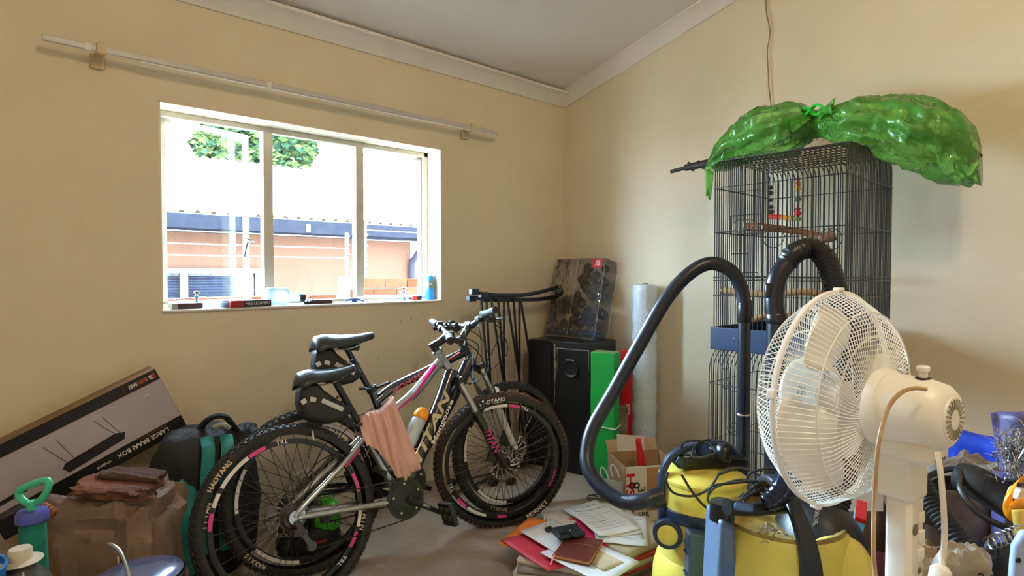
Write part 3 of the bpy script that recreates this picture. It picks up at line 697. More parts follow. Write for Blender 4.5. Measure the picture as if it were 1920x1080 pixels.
    return t
W_, K_, PK = M_whitetext, M_pinkdecal, M_magenta
front1 = ([('HAOYANG', radians(99), .3165, .026, W_, False), ('HORNET', radians(-58), .3165, .030, W_, True), ('TRL', radians(65), .281, .022, W_, False), ('TRL', radians(200), .281, .022, W_, False), ('DURATEC', radians(-25), .281, .018, K_, False)],
          [(radians(84), radians(118), W_), (radians(71), radians(82), K_), (radians(214), radians(226), K_), (radians(228), radians(250), W_), (radians(262), radians(272), K_)])
rear1 = ([('TRL', radians(92), .281, .022, W_, False), ('TITAN', radians(166), .300, .026, M_tandecal, False), ('HAOYANG', radians(140), .3165, .024, M_tandecal, False), ('TRL', radians(-50), .281, .022, W_, False), ('TIMIN', radians(-14), .300, .03, M_tandecal, False)],
         [(radians(105), radians(118), K_), (radians(119), radians(146), W_), (radians(150), radians(160), W_), (radians(164), radians(176), K_), (radians(6), radians(22), K_), (radians(-22), radians(-4), W_), (radians(-38), radians(-26), K_)])
g1 = dict(wb=1.05, bb=(.468, .305), ht=(.745, .918), hb=(.822, .787), sc=(.335, .605), tm=(.592, .738), tl=(.47, .668), ss=(.325, .585), clamp=(.229, .838), sn=(.326, .885), sr=(.068, .876), bar=(.798, .990), tilt=radians(0), steer=radians(-29), crank=radians(-33), pedal=1.35, barw=.335, spacer=.05)
hb1, bb1 = Vector((.822, 0, .787)), Vector((.468, 0, .305)); dn = (hb1 - bb1).normalized()
dpt = lambda k, o=0.: (bb1.x + (hb1.x - bb1.x) * k - dn.z * o, bb1.z + (hb1.z - bb1.z) * k + dn.x * o)
sty1 = dict(rear=(rear1[0], rear1[1], False, 1), front=(front1[0], front1[1], False, -1, True), main=M_silverp, second=M_silverp, down=M_navyp, head=M_silverp, stay=M_silverp, post=mat('post_black', (.02, .02, .022), .3),
            bands=[('colour_band', (.715, 0, .852), (.592, 0, .735), .023, -1, M_magenta, .012), ('colour_band', (.592, 0, .735), (.475, 0, .668), .023, -1, M_magenta, .009),
                   ('colour_band', (.40, -.034, .305), (.22, -.052, .322), .013, -1, M_magenta, .010), ('colour_band', (.290, -.03, .545), (.215, -.042, .488), .0125, -1, M_magenta, .010)],
            text=[('TITAN', dpt(.52, .014), (dn.x, dn.z), .062, M_tandecal, .03, .25, .36, -.0365), ('Mongoose', dpt(.62, -.022), (dn.x, dn.z), .030, W_, .02, 0, .22, -.0365), ('TITAN', (.145, .335), (-1, .04), .014, M_black, .02, .2, .05, -.068), ('TITAN', (.60, .778), (.70, .71), .018, W_, .02, .2, .08, -.0245)],
            cranktext='SUNTOUR', fork=dict(crown=M_blackm, stan=M_alloy, low=M_blackp, text=('TITAN', M_magenta, .13)), qr=False)
bike1 = bicycle('mountain_bike', 'silver and magenta mountain bike nearest the camera, front wheel turned towards it', -2.358, -.821, radians(-3.0), radians(13), g1, sty1)
g2 = dict(wb=1.07, bb=(.45, .30), ht=(.815, .915), hb=(.865, .80), sc=(.322, .700), tm=(.62, .800), tl=(.42, .735), ss=(.34, .600), clamp=(.196, .942), sn=(.335, .988), sr=(.048, .985), bar=(.86, 1.005), tilt=radians(7), steer=radians(-2), crank=radians(150), pedal=.4, barw=.315, spacer=.04)
dec2 = [(radians(-140), radians(-100), W_), (radians(40), radians(75), W_), (radians(150), radians(185), W_)]
sty2 = dict(rear=([('MAXXIS', radians(225), .3165, .024, M_tandecal, False)], dec2, False, 1), front=([('MAXXIS', radians(-110), .3165, .024, M_tandecal, False)], dec2, False, -1), main=M_navyp, second=M_blackp, down=M_navyp, head=M_navyp, stay=M_blackp, post=M_blackp,
            bands=[('colour_band', (.78, 0, .868), (.60, 0, .79), .023, -1, M_reddecal, .006)],
            text=[('MONGOOSE', (.52, .768), (.90, .40), .034, M_reddecal, .02, .1, .26, -.0245), ('Comp', (.255, .47), (.5, .8), .02, W_, .02, 0, .05, -.05), ('moto', (.79, .835), (.9, .4), .03, W_, .03, 0, .06, -.036)],
            fork=dict(crown=M_black, stan=M_alloy, low=mat('white_fork_paint', rgb(222, 220, 216), .3, clear=.5)), qr=True, setback=True)
bike2 = bicycle('mountain_bike', 'black and navy mountain bike with white fork, leaning between the other bike and the wall', -2.208, -.59, radians(-5.5), radians(6), g2, sty2)
# ------------------------------------------------------------------ bags under the saddles, bottle, cloth
M_bagf = mat('black_nylon', (.014, .015, .018), .6, bump=.2, bscale=90)
M_refl = mat('reflective_grey', rgb(196, 196, 194), .4, .2)
def saddle_bag(label, bike, geo, dz=0.):
    Mb = Matrix.Translation(bike.location) @ bike.rotation_euler.to_matrix().to_4x4()
    sr = Vector((geo['sr'][0], 0, geo['sr'][1])); o = Mb @ (sr + Vector((.062, 0, -.072)))
    t = thing('saddle_bag', label, 'bag', o, bike.rotation_euler, 'wedge bags strapped under the bicycle saddles')
    side = [(-.075, .03), (-.035, .045), (.02, .04), (.05, .0), (.12, -.055), (.185, -.10), (.19, -.125), (.13, -.155), (.06, -.16), (-.02, -.14), (-.068, -.11), (-.085, -.05)]
    side = [(a * .78, c * .86) for a, c in side]
    B().prism(side, (0, -.042, 0), (1, 0, 0), (0, 0, 1), (0, .084, 0)).obj('pouch', M_bagf, t, bevel=.018)
    b = B()
    for (a, c_) in (((.02, -.040), (.105, -.09)), ((-.027, -.028), (-.004, -.036)), ((-.062, -.040), (-.044, -.030))):
        p, q = Vector((a[0], -.0445, a[1])), Vector((c_[0], -.0445, c_[1])); d = (q - p).normalized(); w = Vector((-d.z, 0, d.x)) * .009
        b.add([p - w, q - w, q + w, p + w, p - w + Vector((0, .004, 0)), q - w + Vector((0, .004, 0)), q + w + Vector((0, .004, 0)), p + w + Vector((0, .004, 0))], [(0, 1, 2, 3), (7, 6, 5, 4), (0, 4, 5, 1), (2, 6, 7, 3)])
    b.obj('reflective_strip', M_refl, t, smooth=0)
    B().tube(spline([(.07, -.046, -.05), (.10, -.03, -.03), (.125, .0, -.055), (.10, .046, -.06)], 5), .006, 6, flat=.3).obj('strap', M_bagf, t)
    B().tube([(-.03, -.044, -.155), (-.03, -.05, -.19)], .004, 6).obj('zip_pull', M_refl, t)
saddle_bag('black wedge bag with grey strips under the saddle of the silver bike', bike1, g1)
saddle_bag('black wedge bag with grey strips under the saddle of the navy bike behind', bike2, g2)
Mb1 = Matrix.Translation(bike1.location) @ bike1.rotation_euler.to_matrix().to_4x4()
wbo = bb1.lerp(hb1, .30) + Vector((-dn.z, 0, dn.x)) * .075
wb = thing('water_bottle', 'clear sports bottle with orange cap in the silver bike frame', 'bottle', Mb1 @ wbo)
R_ = bike1.rotation_euler.to_matrix() @ Matrix((Vector((dn.z, 0, -dn.x)), Vector((0, 1, 0)), dn)).transposed(); wb.rotation_euler = R_.to_euler()
B().lathe([(0, 0), (.030, 0), (.034, .008), (.034, .075), (.030, .09), (.034, .105), (.034, .15), (.028, .16)], 22).obj('bottle_body', mat('frosted_plastic', rgb(196, 206, 214), .35, var=.05), wb)
B().lathe([(.034, .155), (.036, .16), (.036, .178), (.030, .196), (.018, .208), (0, .212)], 22).obj('cap', mat('orange_plastic', rgb(250, 160, 10), .35, var=.04), wb)
B().tube(spline([(.038, -.035, .0), (.04, -.036, .06), (.03, -.04, .1), (.038, 0, .115), (.03, .04, .1), (.04, .036, .06), (.038, .035, 0)], 5), .003, 6).tube([(.04, -.036, .03), (-.02, -.04, .0), (-.036, 0, -.004), (-.02, .04, 0), (.04, .036, .03)], .003, 6).obj('bottle_cage', M_alloy, wb)
# pink cloth draped over the top tube
M_cloth = mat('pink_cloth', rgb(216, 172, 160), .85, var=.08, scale=5, bump=.1, bscale=160)
co = Mb1 @ Vector((.405, 0, .655)); cl = thing('draped_cloth', 'dusty pink cloth hung in folds over the silver bike frame', 'cloth', co, bike1.rotation_euler)
def cf(side, k):
    def fn(u, v):
        top0, top1 = Vector((-.095, 0, -.030)), Vector((.078, 0, .052))
        if u > .72: top1 = top1
        x = top0.x + (top1.x - top0.x) * u; z = top0.z + (top1.z - top0.z) * u + .012 * sin(u * 7)
        fall = (.075 + .215 * min(1, max(0, (u - .02)) / .55) ** 1.0) if u < .6 else .29 + .02 * (u - .6)
        fall *= k
        endx = -.085 + .205 * min(1, u * 1.05) ** .8
        w = v ** 1.15; xx = x * (1 - w) + (endx + (.03 if u > .9 else 0)) * w
        amp = .011 * (1 - .45 * v) * min(1, v * 5)
        fold = amp * sin(u * 26 + v * 2.0 * sin(u * 5)) + .005 * sin(u * 47 + v * 4)
        gather = .018 * math.exp(-((u - .82) / .12) ** 2 - ((v - .85) / .14) ** 2)
        y = side * (.027 * min(1, (v * 7 + .02) ** .5) + .012 * v) + (fold - gather) * 1.0
        return Vector((xx, y - (.006 if side < 0 else -.006), z + .026 * (1 - min(1, v * 8)) - fall * v))
    return fn
b = B(); b.grid(cf(-1, 1.), 60, 26); b.obj('cloth_front', M_cloth, cl, thick=.003, smooth=180)
b = B(); b.grid(cf(1, .55), 60, 16); b.obj('cloth_back', M_cloth, cl, thick=.003, smooth=180)
# ------------------------------------------------------------------ corner: speaker cabinet, bauble case, boxes, bubble wrap
def local_frame(ex2):  # yaw whose local X axis points along the 2D direction ex2
    return atan2(ex2[1], ex2[0])
kf = .964
def pt(u, v, D): return atd(u, v, D)
Nn = atd(1110, 645, 3.755 * kf); Aa = atd(993, 635, 4.06 * kf); Cc = atd(1155, 636, 4.03 * kf)
sx = (Cc - Nn).to_2d().length; sy = (Aa - Nn).to_2d().length; sz = Nn.z
spk = thing('speaker_cabinet', 'tall black speaker cabinet with a round port standing in the corner', 'speaker', (Nn.x, Nn.y, 0), (0, 0, local_frame((Cc - Nn).to_2d())))
M_spk = mat('black_laminate', rgb(17, 18, 21), .38, var=.25, scale=3)
M_wear = mat('worn_edge', rgb(176, 160, 138), .8, col2=rgb(60, 52, 46), scale=30)
B().box((sx / 2, sy / 2, sz / 2), (sx, sy, sz)).obj('cabinet', M_spk, spk, bevel=.004)
yv = sy * .56
B().box((-.006, sy * .80, sz / 2 - .01), (.012, sy * .37, sz - .05)).obj('grille', mat('speaker_cloth', rgb(13, 14, 17), .9, bump=.3, bscale=200), spk, bevel=.004)
B().box((-.004, sy * .28, sz * .48), (.008, sy * .52, sz * .93)).obj('baffle', M_spk, spk, bevel=.003)
B().tube([(-.006, yv, sz - .02), (-.005, yv - .003, sz * .75), (-.006, yv + .002, sz * .5)], [.006, .004, .002], 6).obj('worn_edge', M_wear, spk)
B().box((-.0075, sy * .29, sz - .042), (.003, sy * .50, .003)).box((-.0075, .018, sz - .10), (.003, .003, .12)).box((-.0075, sy * .52, sz - .12), (.003, .0025, .15)).obj('worn_edge', M_wear, spk, smooth=0)
pp = Vector((-.010, sy * .30, sz * .80))
prt = B().lathe([(.052, .0), (.056, .004), (.052, .010), (.040, .006), (.034, -.02), (.034, -.09), (0, -.09)], 28, pp, (-1, 0, 0)).obj('port', M_black, spk)
B().lathe([(.0, 0), (.040, 0), (.040, .002)], 24, pp + Vector((-.004, 0, 0)), (-1, 0, 0)).obj('port_shade', mat('port_shade_black', (.002, .002, .002), .9), prt)  # black disc over the port stands for the shade inside it
B().box(pp + Vector((-.012, 0, .055)), (.004, .06, .006)).obj('port_badge', M_alloy, prt, bevel=.001)
# --- clear case of baubles, leaning on the right wall
case_lean = radians(14)
cb = Matrix.Translation(onz(1062, 633, sz + .002)) ; cpos = onz(1066, 632, sz + .004)
cyaw = spk.rotation_euler.z + radians(-8)
cse = thing('bauble_case', 'clear plastic case of dark and blue baubles leaning on the black speaker', 'case', cpos, (0, case_lean, cyaw))
CW_, CD_, CH_ = .42, .15, .55
M_pet = film('clear_packaging', (.93, .92, .90), .06, .05, bump=.15)
M_pete = film('packaging_edge', (.9, .9, .88), .35, .1)
cc0 = Vector((CD_ / 2 + .0, 0, CH_ / 2))
b = B(); b.box(cc0, (CD_, CW_, CH_)); b.obj('clear_shell', M_pet, cse, smooth=0)
ed = B()
for sxx in (0, CD_):
    for syy in (-CW_ / 2, CW_ / 2, .02): ed.tube([(sxx, syy, .0), (sxx, syy, CH_)], .0018, 4)
    for szz in (0, CH_): ed.tube([(sxx, -CW_ / 2, szz), (sxx, CW_ / 2, szz)], .0018, 4)
for syy in (-CW_ / 2, CW_ / 2):
    for szz in (0, CH_): ed.tube([(0, syy, szz), (CD_, syy, szz)], .0018, 4)
ed.obj('case_edges', M_pete, cse, kind='stuff')
B().box((CD_ / 2, 0, .004), (CD_ - .004, CW_ - .004, .006)).obj('case_base', mat('base_card', rgb(60, 62, 70), .6), cse, smooth=0)
M_redl = mat('red_label', rgb(196, 22, 30), .5, var=.05)
lb_ = B().box((-.002, -.145, CH_ - .035), (.003, .085, .062)).obj('price_label', M_redl, cse, smooth=0)
b = B(); text(b, '/B', (-.0042, -.152, CH_ - .036), (0, -1, 0), (0, 0, 1), .05, .02); b.obj('lettering', M_whitetext, lb_, smooth=0)
Mc = Matrix.Translation(cpos) @ Euler((0, case_lean, cyaw)).to_matrix().to_4x4()
bmats = [mat('bauble_black', rgb(38, 36, 44), .35, .5), mat('bauble_navy', rgb(22, 40, 92), .15, .7), mat('bauble_blue', rgb(30, 84, 150), .12, .8), mat('bauble_plum', rgb(58, 52, 66), .5, .2)]
rb = random.Random(3); bl = []
def try_b(y, z, r, x=None, mi=0):
    x = x if x is not None else rb.uniform(r + .006, CD_ - r - .006)
    p = Vector((x, y, z))
    if all((p - q).length > (r + rr) * .93 for q, rr, _ in bl): bl.append((p, r, mi))
for i in range(7):
    for k in range(2): try_b(-.185 + .058 * i + .004, .036, .026, .04 + k * .062, 2)
for i in range(600):
    y = rb.uniform(-.175, .175); z = rb.uniform(.06, CH_ - .05)
    lim = .28 if y > .02 else CH_ - .04
    if z > lim or (y < -.14 and z > .40 and rb.random() < .3): continue
    r = rb.choice((.038, .036, .034, .028)); mi = (1 if z < .2 and y < .05 else 0) if rb.random() < .7 else 3
    try_b(y, z, r, None, mi)
bmesh_cache = {}
names = ('black', 'navy', 'blue', 'plum')
cols = {0: [], 1: [], 2: []}
for it in bl: cols[0 if it[0].y > .07 else (1 if it[0].y > -.07 else 2)].append(it)
ords = ('lowest', 'second lowest', 'third lowest', 'fourth lowest', 'fifth lowest', 'sixth lowest', 'seventh lowest', 'eighth lowest', 'ninth lowest', 'tenth lowest', 'eleventh lowest', 'twelfth lowest', 'thirteenth lowest', 'fourteenth lowest')
for ci, cn in ((0, 'left'), (1, 'middle'), (2, 'right')):
    L3 = sorted(cols[ci], key=lambda q: q[0].z + .001 * q[0].x); n3 = len(L3)
    for r3, (p, r, mi) in enumerate(L3):
        k = (round(r, 3), mi)
        if k not in bmesh_cache:
            o = B().ball((0, 0, 0), r, 18, 12).lathe([(.006, r - .001), (.007, r + .005), (0, r + .006)], 8).obj('bauble', bmats[mi]); bmesh_cache[k] = o.data
        else:
            o = bpy.data.objects.new('bauble', bmesh_cache[k]); C.objects.link(o)
        rk = ords[r3] if r3 < n3 / 2 and r3 < len(ords) else ords[min(n3 - 1 - r3, len(ords) - 1)].replace('lowest', 'highest')
        o.location = Mc @ p; tag(o, '%s bauble, %s of the %s third of the clear case' % (names[mi], rk, cn), 'bauble', 'baubles in the clear case')
# --- green and red cartons
M_green = mat('green_card', rgb(18, 160, 62), .55, var=.06, scale=4)
gp = atd(1151, 905, 3.50); gx = (RGT.to_2d() * 1.0 + FWD.to_2d() * -.55)
GZ = 1.27 - 150 / 1100 * 3.50
gr = thing('green_carton', 'tall bright green carton standing in front of the black speaker', 'carton', (gp.x, gp.y, 0), (0, 0, local_frame(gx)))
B().box((-.075, .05, GZ / 2), (.15, .10, GZ)).obj('carton_body', M_green, gr, bevel=.004)
B().box((-.075, .05, GZ + .001), (.142, .094, .003)).obj('carton_lid', mat('lid_worn_card', rgb(150, 120, 100), .8, col2=rgb(80, 150, 80), scale=25), gr)
b = B(); text(b, '14', (-.0, .035, GZ - .10), (0, 1, 0), (0, 0, 1), .05, .02); b.xf(Matrix.Translation((.0012, 0, 0))).obj('lettering', mat('dark_green_print', rgb(10, 70, 34), .6), gr, smooth=0)
B().tube([(-.156, -.006, .36), (-.07, -.007, .345), (.004, -.006, .34), (.006, .05, .34), (.004, .106, .345), (-.07, .107, .35), (-.156, .106, .36)], .004, 6, closed=True).obj('string', M_white, gr)
M_red = mat('red_card', rgb(206, 26, 34), .5, var=.06)
rp = atd(1172, 890, 3.72)
rd = thing('red_carton', 'slim red christmas carton squeezed beside the green carton', 'carton', (rp.x, rp.y, 0), (0, 0, local_frame(gx)))
RZ_ = GZ - .012
B().box((.002, .045, RZ_ / 2), (.07, .08, RZ_)).obj('carton_body', M_red, rd, bevel=.003)
b = B(); text(b, 'XMAS', (.004, .003, RZ_ - .11), (0, 0, -1), (1, 0, 0), .052, .02); b.obj('lettering', M_black, rd, smooth=0)
b = B(); text(b, '2222', (.012, .003, RZ_ - .37), (0, 0, -1), (1, 0, 0), .036, .02); b.obj('lettering', M_whitetext, rd, smooth=0)
tg = B().box((-.012, -.004, .33), (.062, .004, .20)).obj('card_tag', mat('stained_tag', rgb(196, 184, 168), .7, col2=rgb(120, 86, 62), scale=9), rd)
B().box((.008, -.0065, .405), (.014, .001, .03)).obj('tag_code', mat('grey_print', rgb(90, 100, 92), .7), tg, smooth=0)
# --- roll of bubble wrap
M_bub = mat('bubble_wrap', rgb(214, 224, 236), .18, var=.05, scale=50, bump=.9, bscale=70, spec=.8, clear=.5)
rx_, ry_ = -.125, -.80
rol = thing('bubble_wrap_roll', 'tall roll of silvery bubble wrap standing against the right wall', 'roll', (rx_, ry_, 0))
prof = [(.016, 1.20), (.05, 1.20), (.076, 1.195)] + [(.078 + .003 * sin(i * 1.7) + .002 * sin(i * 4.1), 1.185 - i * .0394) for i in range(31)] + [(.04, 0)]
B().lathe(prof, 40, sq=.97).obj('wrapped_film', M_bub, rol, smooth=60)
B().lathe([(.020, 1.206), (.020, 1.0), (.017, 1.0), (.017, 1.206), (.020, 1.206)], 16).obj('core_tube', mat('core_card', rgb(150, 120, 88), .8), rol)
# --- cardboard box with marker writing
M_card = mat('brown_cardboard', rgb(176, 138, 100), .8, var=.1, scale=7)
M_cardw = mat('white_faced_card', rgb(214, 204, 190), .7, var=.06, scale=6)
bp_ = atd(1172, 955, 2.98); byaw = local_frame((RGT.to_2d() + FWD.to_2d() * .18))
bx = thing('cardboard_box', 'open cardboard box with red and black lettering behind the yellow vacuum', 'box', (bp_.x, bp_.y, 0), (0, 0, byaw))
bw_, bd_, bh_ = .30, .26, .285
for nm, c_, s_ in (('box_side', (bw_ / 2, .002, bh_ / 2), (bw_, .004, bh_)), ('box_side', (bw_ / 2, bd_, bh_ / 2), (bw_, .004, bh_)), ('box_side', (.002, bd_ / 2, bh_ / 2), (.004, bd_, bh_)), ('box_side', (bw_ - .002, bd_ / 2, bh_ / 2), (.004, bd_, bh_))):
    B().box(c_, s_).obj(nm, M_cardw if c_[1] < .01 else M_card, bx, smooth=0)
B().box((bw_ / 2, bd_ / 2, .003), (bw_ - .008, bd_ - .008, .006)).obj('box_bottom', M_card, bx, smooth=0)
B().box((bw_ * .60, -.001, bh_ * .58), (.13, .002, bh_ * .78)).obj('brown_tape', mat('tape_brown', rgb(176, 132, 92), .35, var=.08), bx, smooth=0)
B().box((bw_ / 2, bd_ + .03, bh_ + .02), (bw_ - .01, .08, .003), Euler((.9, 0, 0))).obj('box_flap', M_card, bx, smooth=0)
B().box((.14, bd_ + .02, bh_ + .03), (.16, .10, .003), Euler((1.2, .1, 0))).obj('box_flap', M_cardw, bx, smooth=0)
b = B(); text(b, 'RSSH', (.030, -.0025, bh_ * .46), (0, 0, 1), (-1, 0, 0), .062, .02, 0, .24); b.obj('lettering', mat('red_print', rgb(196, 30, 40), .6), bx, smooth=0)
M_mark = mat('marker_black', rgb(20, 20, 22), .6)
for txt, x_, z_, s_ in (('8', .045, .19, .085), ('3', .085, .165, .06), ('NAS', .13, .075, .045), ('SPR', .10, .035, .04)):
    b = B(); text(b, txt, (x_, -.0032, z_), (1, 0, 0) if txt not in '83' else (0, 0, -1) if txt == '8' else (.2, 0, -1), (0, 0, 1) if txt not in '83' else (1, 0, 0) if txt == '8' else (1, 0, .2), s_, .005); b.obj('lettering', M_mark, bx, smooth=0)
Mbx = Matrix.Translation((bp_.x, bp_.y, 0)) @ Matrix.Rotation(byaw, 4, 'Z')
sco = thing('red_scoop', 'red plastic scoop handle sticking up out of the cardboard box', 'scoop', Mbx @ Vector((.17, .10, .012)), (0, radians(-9), byaw))
B().grid(lambda u, v: Vector(((v - .5) * .05 * (1.2 - .7 * u), .012 * (1 - (2 * v - 1) ** 2), .10 + .29 * u)), 14, 8).obj('handle', M_red, sco, thick=.004, smooth=180)
B().grid(lambda u, v: Vector((cos(v * pi) * .035, sin(v * pi) * .03 - .01, .002 + .12 * u)), 6, 12).obj('blade', M_red, sco, thick=.003, smooth=180)
# --- folded clear plastic wallet with two hooks
cp = atd(1158, 930, 3.02)
wl_t = thing('plastic_wallet', 'pale blue clear plastic wallet with two hooks leaning on the cardboard box', 'wallet', (cp.x, cp.y, 0), (0, 0, byaw))
M_pbl = film('pale_blue_plastic', (.62, .72, .82), .45, .15)
B().prism([(.03, .002), (.075, .0), (.07, .19), (-.065, .225), (-.045, .12)], (-.02, -.012, 0), (1, 0, 0), (0, 0, 1), (0, .01, 0)).obj('wallet_sheet', M_pbl, wl_t, bevel=.002)
for k, (x_, z_) in enumerate(((-.085, .225), (-.03, .235))):
    B().tube(spline([(x_, -.008, z_ - .01), (x_ - .012, -.01, z_ + .035), (x_ - .002, -.008, z_ + .055), (x_ + .02, -.006, z_ + .03), (x_ + .035, -.006, z_ - .01)], 5), .006, 6, flat=.6).obj('hook', mat('clear_white_plastic', rgb(206, 214, 222), .2), wl_t)
# --- small folded black wire frame on the floor
sp_ = onz(1128, 934, .012); gl_ = thing('folded_black_frame', 'small folded black wire frame lying on the floor by the hose', 'frame', sp_, (0, 0, local_frame((RGT.to_2d() + FWD.to_2d() * .1))))
B().ring((-.05, 0, .004), .028, .004, (0, 0, 1), 16, 6, sx=1.5).ring((.03, .012, .004), .024, .004, (0, 0, 1), 16, 6, sx=1.5).tube([(-.01, .004, .006), (.0, .008, .006)], .004, 6).tube(spline([(-.085, 0, .006), (-.02, -.03, .008), (.09, -.01, .006)], 5), .0035, 6).tube(spline([(.06, .012, .006), (.03, .04, .008), (-.07, .03, .006)], 5), .0035, 6).obj('wire_loops', M_blackm, gl_)
# ------------------------------------------------------------------ folded black metal stand against the window wall
SY = -.16
so_ = ony(965, 560, SY); st = thing('folding_stand', 'folded black metal stand with splayed thin legs against the window wall', 'stand', (so_.x, SY, 0))
def ls(u, v, y=SY): return ony(u, v, y) - Vector((so_.x, SY, 0))
def bar(b, p, q, w=.012, d=.012):
    d_ = (q - p).normalized(); uu, ww = frame_of(d_); b.box((p + q) / 2, (w, d, (q - p).length), Matrix((uu, ww, d_)).transposed())
M_st = mat('stand_black', rgb(20, 21, 24), .35, var=.15)
def curved(pts, h, dpt, y):
    P = spline([ls(u, v, y) for u, v in pts], 6); b = B(); V = []; F = []
    for p in P:
        for a, c in ((-1, -1), (1, -1), (1, 1), (-1, 1)): V.append(p + Vector((0, a * dpt / 2, c * h / 2)))
    for i in range(len(P) - 1):
        for k in range(4): F.append((4 * i + k, 4 * i + (k + 1) % 4, 4 * i + 4 + (k + 1) % 4, 4 * i + 4 + k))
    F += [(0, 1, 2, 3), (len(V) - 1, len(V) - 2, len(V) - 3, len(V) - 4)]
    return b.add(V, F)
curved([(884, 559), (940, 556), (990, 552), (1030, 543), (1046, 537)], .024, .024, SY - .03).obj('top_rail', M_st, st, bevel=.003)
curved([(905, 562), (960, 562), (1010, 561), (1046, 556)], .026, .024, SY + .02).obj('top_rail', M_st, st, bevel=.003)
curved([(894, 549), (930, 553), (972, 553)], .020, .022, SY - .07).obj('top_rail', M_st, st, bevel=.003)
for (u, v, y) in ((889, 547, SY - .085), (884, 560, SY - .04), (906, 553, SY - .10)):
    B().box(ls(u, v, y), (.055, .035, .035)).obj('end_cap', mat('cap_blue_black', rgb(34, 42, 58), .4), st, bevel=.004)
B().ball(ls(1048, 548, SY - .06), .032, 14, 10).obj('end_knob', M_st, st)
for (u0, u1, dy) in ((902, 917, -.02), (912, 919, .02), (921, 946, -.03), (934, 947, .0), (945, 944, .03), (951, 977, -.03), (963, 974, .0), (974, 973, .03), (976, 1004, -.035)):
    p = ls(u0, 560, SY + dy); q = ls(u1, 722, SY + dy); d = (q - p); e = p + d * ((p.z - .02) / (p.z - q.z)) if abs(u1 - u0) < 8 else None
    q2 = p + d * ((p.z - .02) / (p.z - q.z)); q2.y = dy * .6
    b = B(); bar(b, p, q2, .011, .013); b.obj('leg', M_st, st, bevel=.002)
b = B(); bar(b, ls(846, 905, SY - .12), ls(1040, 868, SY + .03), .03, .03); b.obj('foot_bar', M_st, st, bevel=.006)
b = B(); bar(b, ls(880, 862, SY + .02), ls(1030, 898, SY - .10), .03, .03); b.obj('foot_bar', M_st, st, bevel=.006)
for o in st.children:
    if o.name.startswith('foot_bar'):
        for v in o.data.vertices: v.co.z = .018 + (v.co.z - sum(w.co.z for w in o.data.vertices) / 8) * .0 + (.013 if v.index % 2 else -.013)
for (u, v) in ((848, 905), (925, 905), (958, 903), (1036, 872)):
    p = onz(u, v, .014); B().ball(Vector((p.x, p.y, .018)) - Vector((so_.x, SY, 0)), .03, 12, 8, (1.3, .8, .6)).obj('rubber_foot', M_rubber, st)
# ------------------------------------------------------------------ bird cages by the right wall
M_wire = mat('black_wire', rgb(18, 19, 20), .4, spec=.6)
M_wire2 = mat('grey_green_wire', rgb(46, 56, 56), .4, .3)
def cage(name, label, x0, x1, y0, y1, z0, z1, rad, sp, r, rings, m, traym, tray_h):
    t = thing(name, label, 'cage', ((x0 + x1) / 2, (y0 + y1) / 2, z0)); o = Vector(((x0 + x1) / 2, (y0 + y1) / 2, z0))
    X0, X1, Y0, Y1, Z1 = x0 - o.x, x1 - o.x, y0 - o.y, y1 - o.y, z1 - z0; zb = tray_h - .01
    if traym:
        b = B(); th = .006; ex = .012
        b.box((0, 0, .004), (X1 - X0 + 2 * ex, Y1 - Y0 + 2 * ex, .008))
        for s in (-1, 1):
            b.box((s * ((X1 - X0) / 2 + ex - th / 2), 0, tray_h / 2), (th, Y1 - Y0 + 2 * ex, tray_h)); b.box((0, s * ((Y1 - Y0) / 2 + ex - th / 2), tray_h / 2), (X1 - X0 + 2 * ex - 2 * th, th, tray_h))
        b.obj('tray', traym, t, bevel=.002)
    b = B(); n = int(round((Y1 - Y0) / sp))
    def arch(y):
        P = [(X0, y, zb)] + [(X0 + rad - rad * cos(a), y, Z1 - rad + rad * sin(a)) for a in [pi / 2 * k / 6 for k in range(7)]]
        return P + [(-p[0], p[1], p[2]) for p in P[::-1]]
    for i in range(n + 1): b.tube(arch(Y0 + (Y1 - Y0) * i / n), r, 5, caps=False)
    b.obj('hoop_bars', m, t, kind='stuff')
    def ztop(x):
        d = min(x - X0, X1 - x); return Z1 if d >= rad else Z1 - rad + sqrt(max(0, rad * rad - (rad - d) ** 2))
    for y in (Y0, Y1):
        b = B(); k = int(round((X1 - X0) / sp))
        for i in range(1, k): x = X0 + (X1 - X0) * i / k; b.tube([(x, y, zb), (x, y, ztop(x))], r, 5, caps=False)
        b.obj('end_bars', m, t, kind='stuff')
    b = B()
    for i in range(9):
        x = X0 + rad * .6 + (X1 - X0 - rad * 1.2) * i / 8; b.tube([(x, Y0, ztop(x) + r), (x, Y1, ztop(x) + r)], r, 5)
    b.obj('roof_bars', m, t, kind='stuff')
    for z in rings:
        zz = z - z0; e = r
        B().tube([(X0 - e, Y0 - e, zz), (X1 + e, Y0 - e, zz), (X1 + e, Y1 + e, zz), (X0 - e, Y1 + e, zz)], r * 1.15, 5, closed=True).obj('band_wire', m, t)
    return t, o, (X0, X1, Y0, Y1, Z1)
cg, cgo, cgd = cage('bird_cage', 'large black wire bird cage on a dark blue tray stacked above a smaller cage', -.67, -.085, -2.13, -1.57, .9125, 1.80, .07, .0205, .0026, (1.665, 1.46, 1.25, 1.235, 1.165), M_wire, mat('navy_tray', rgb(18, 40, 70), .4, var=.08), .105)
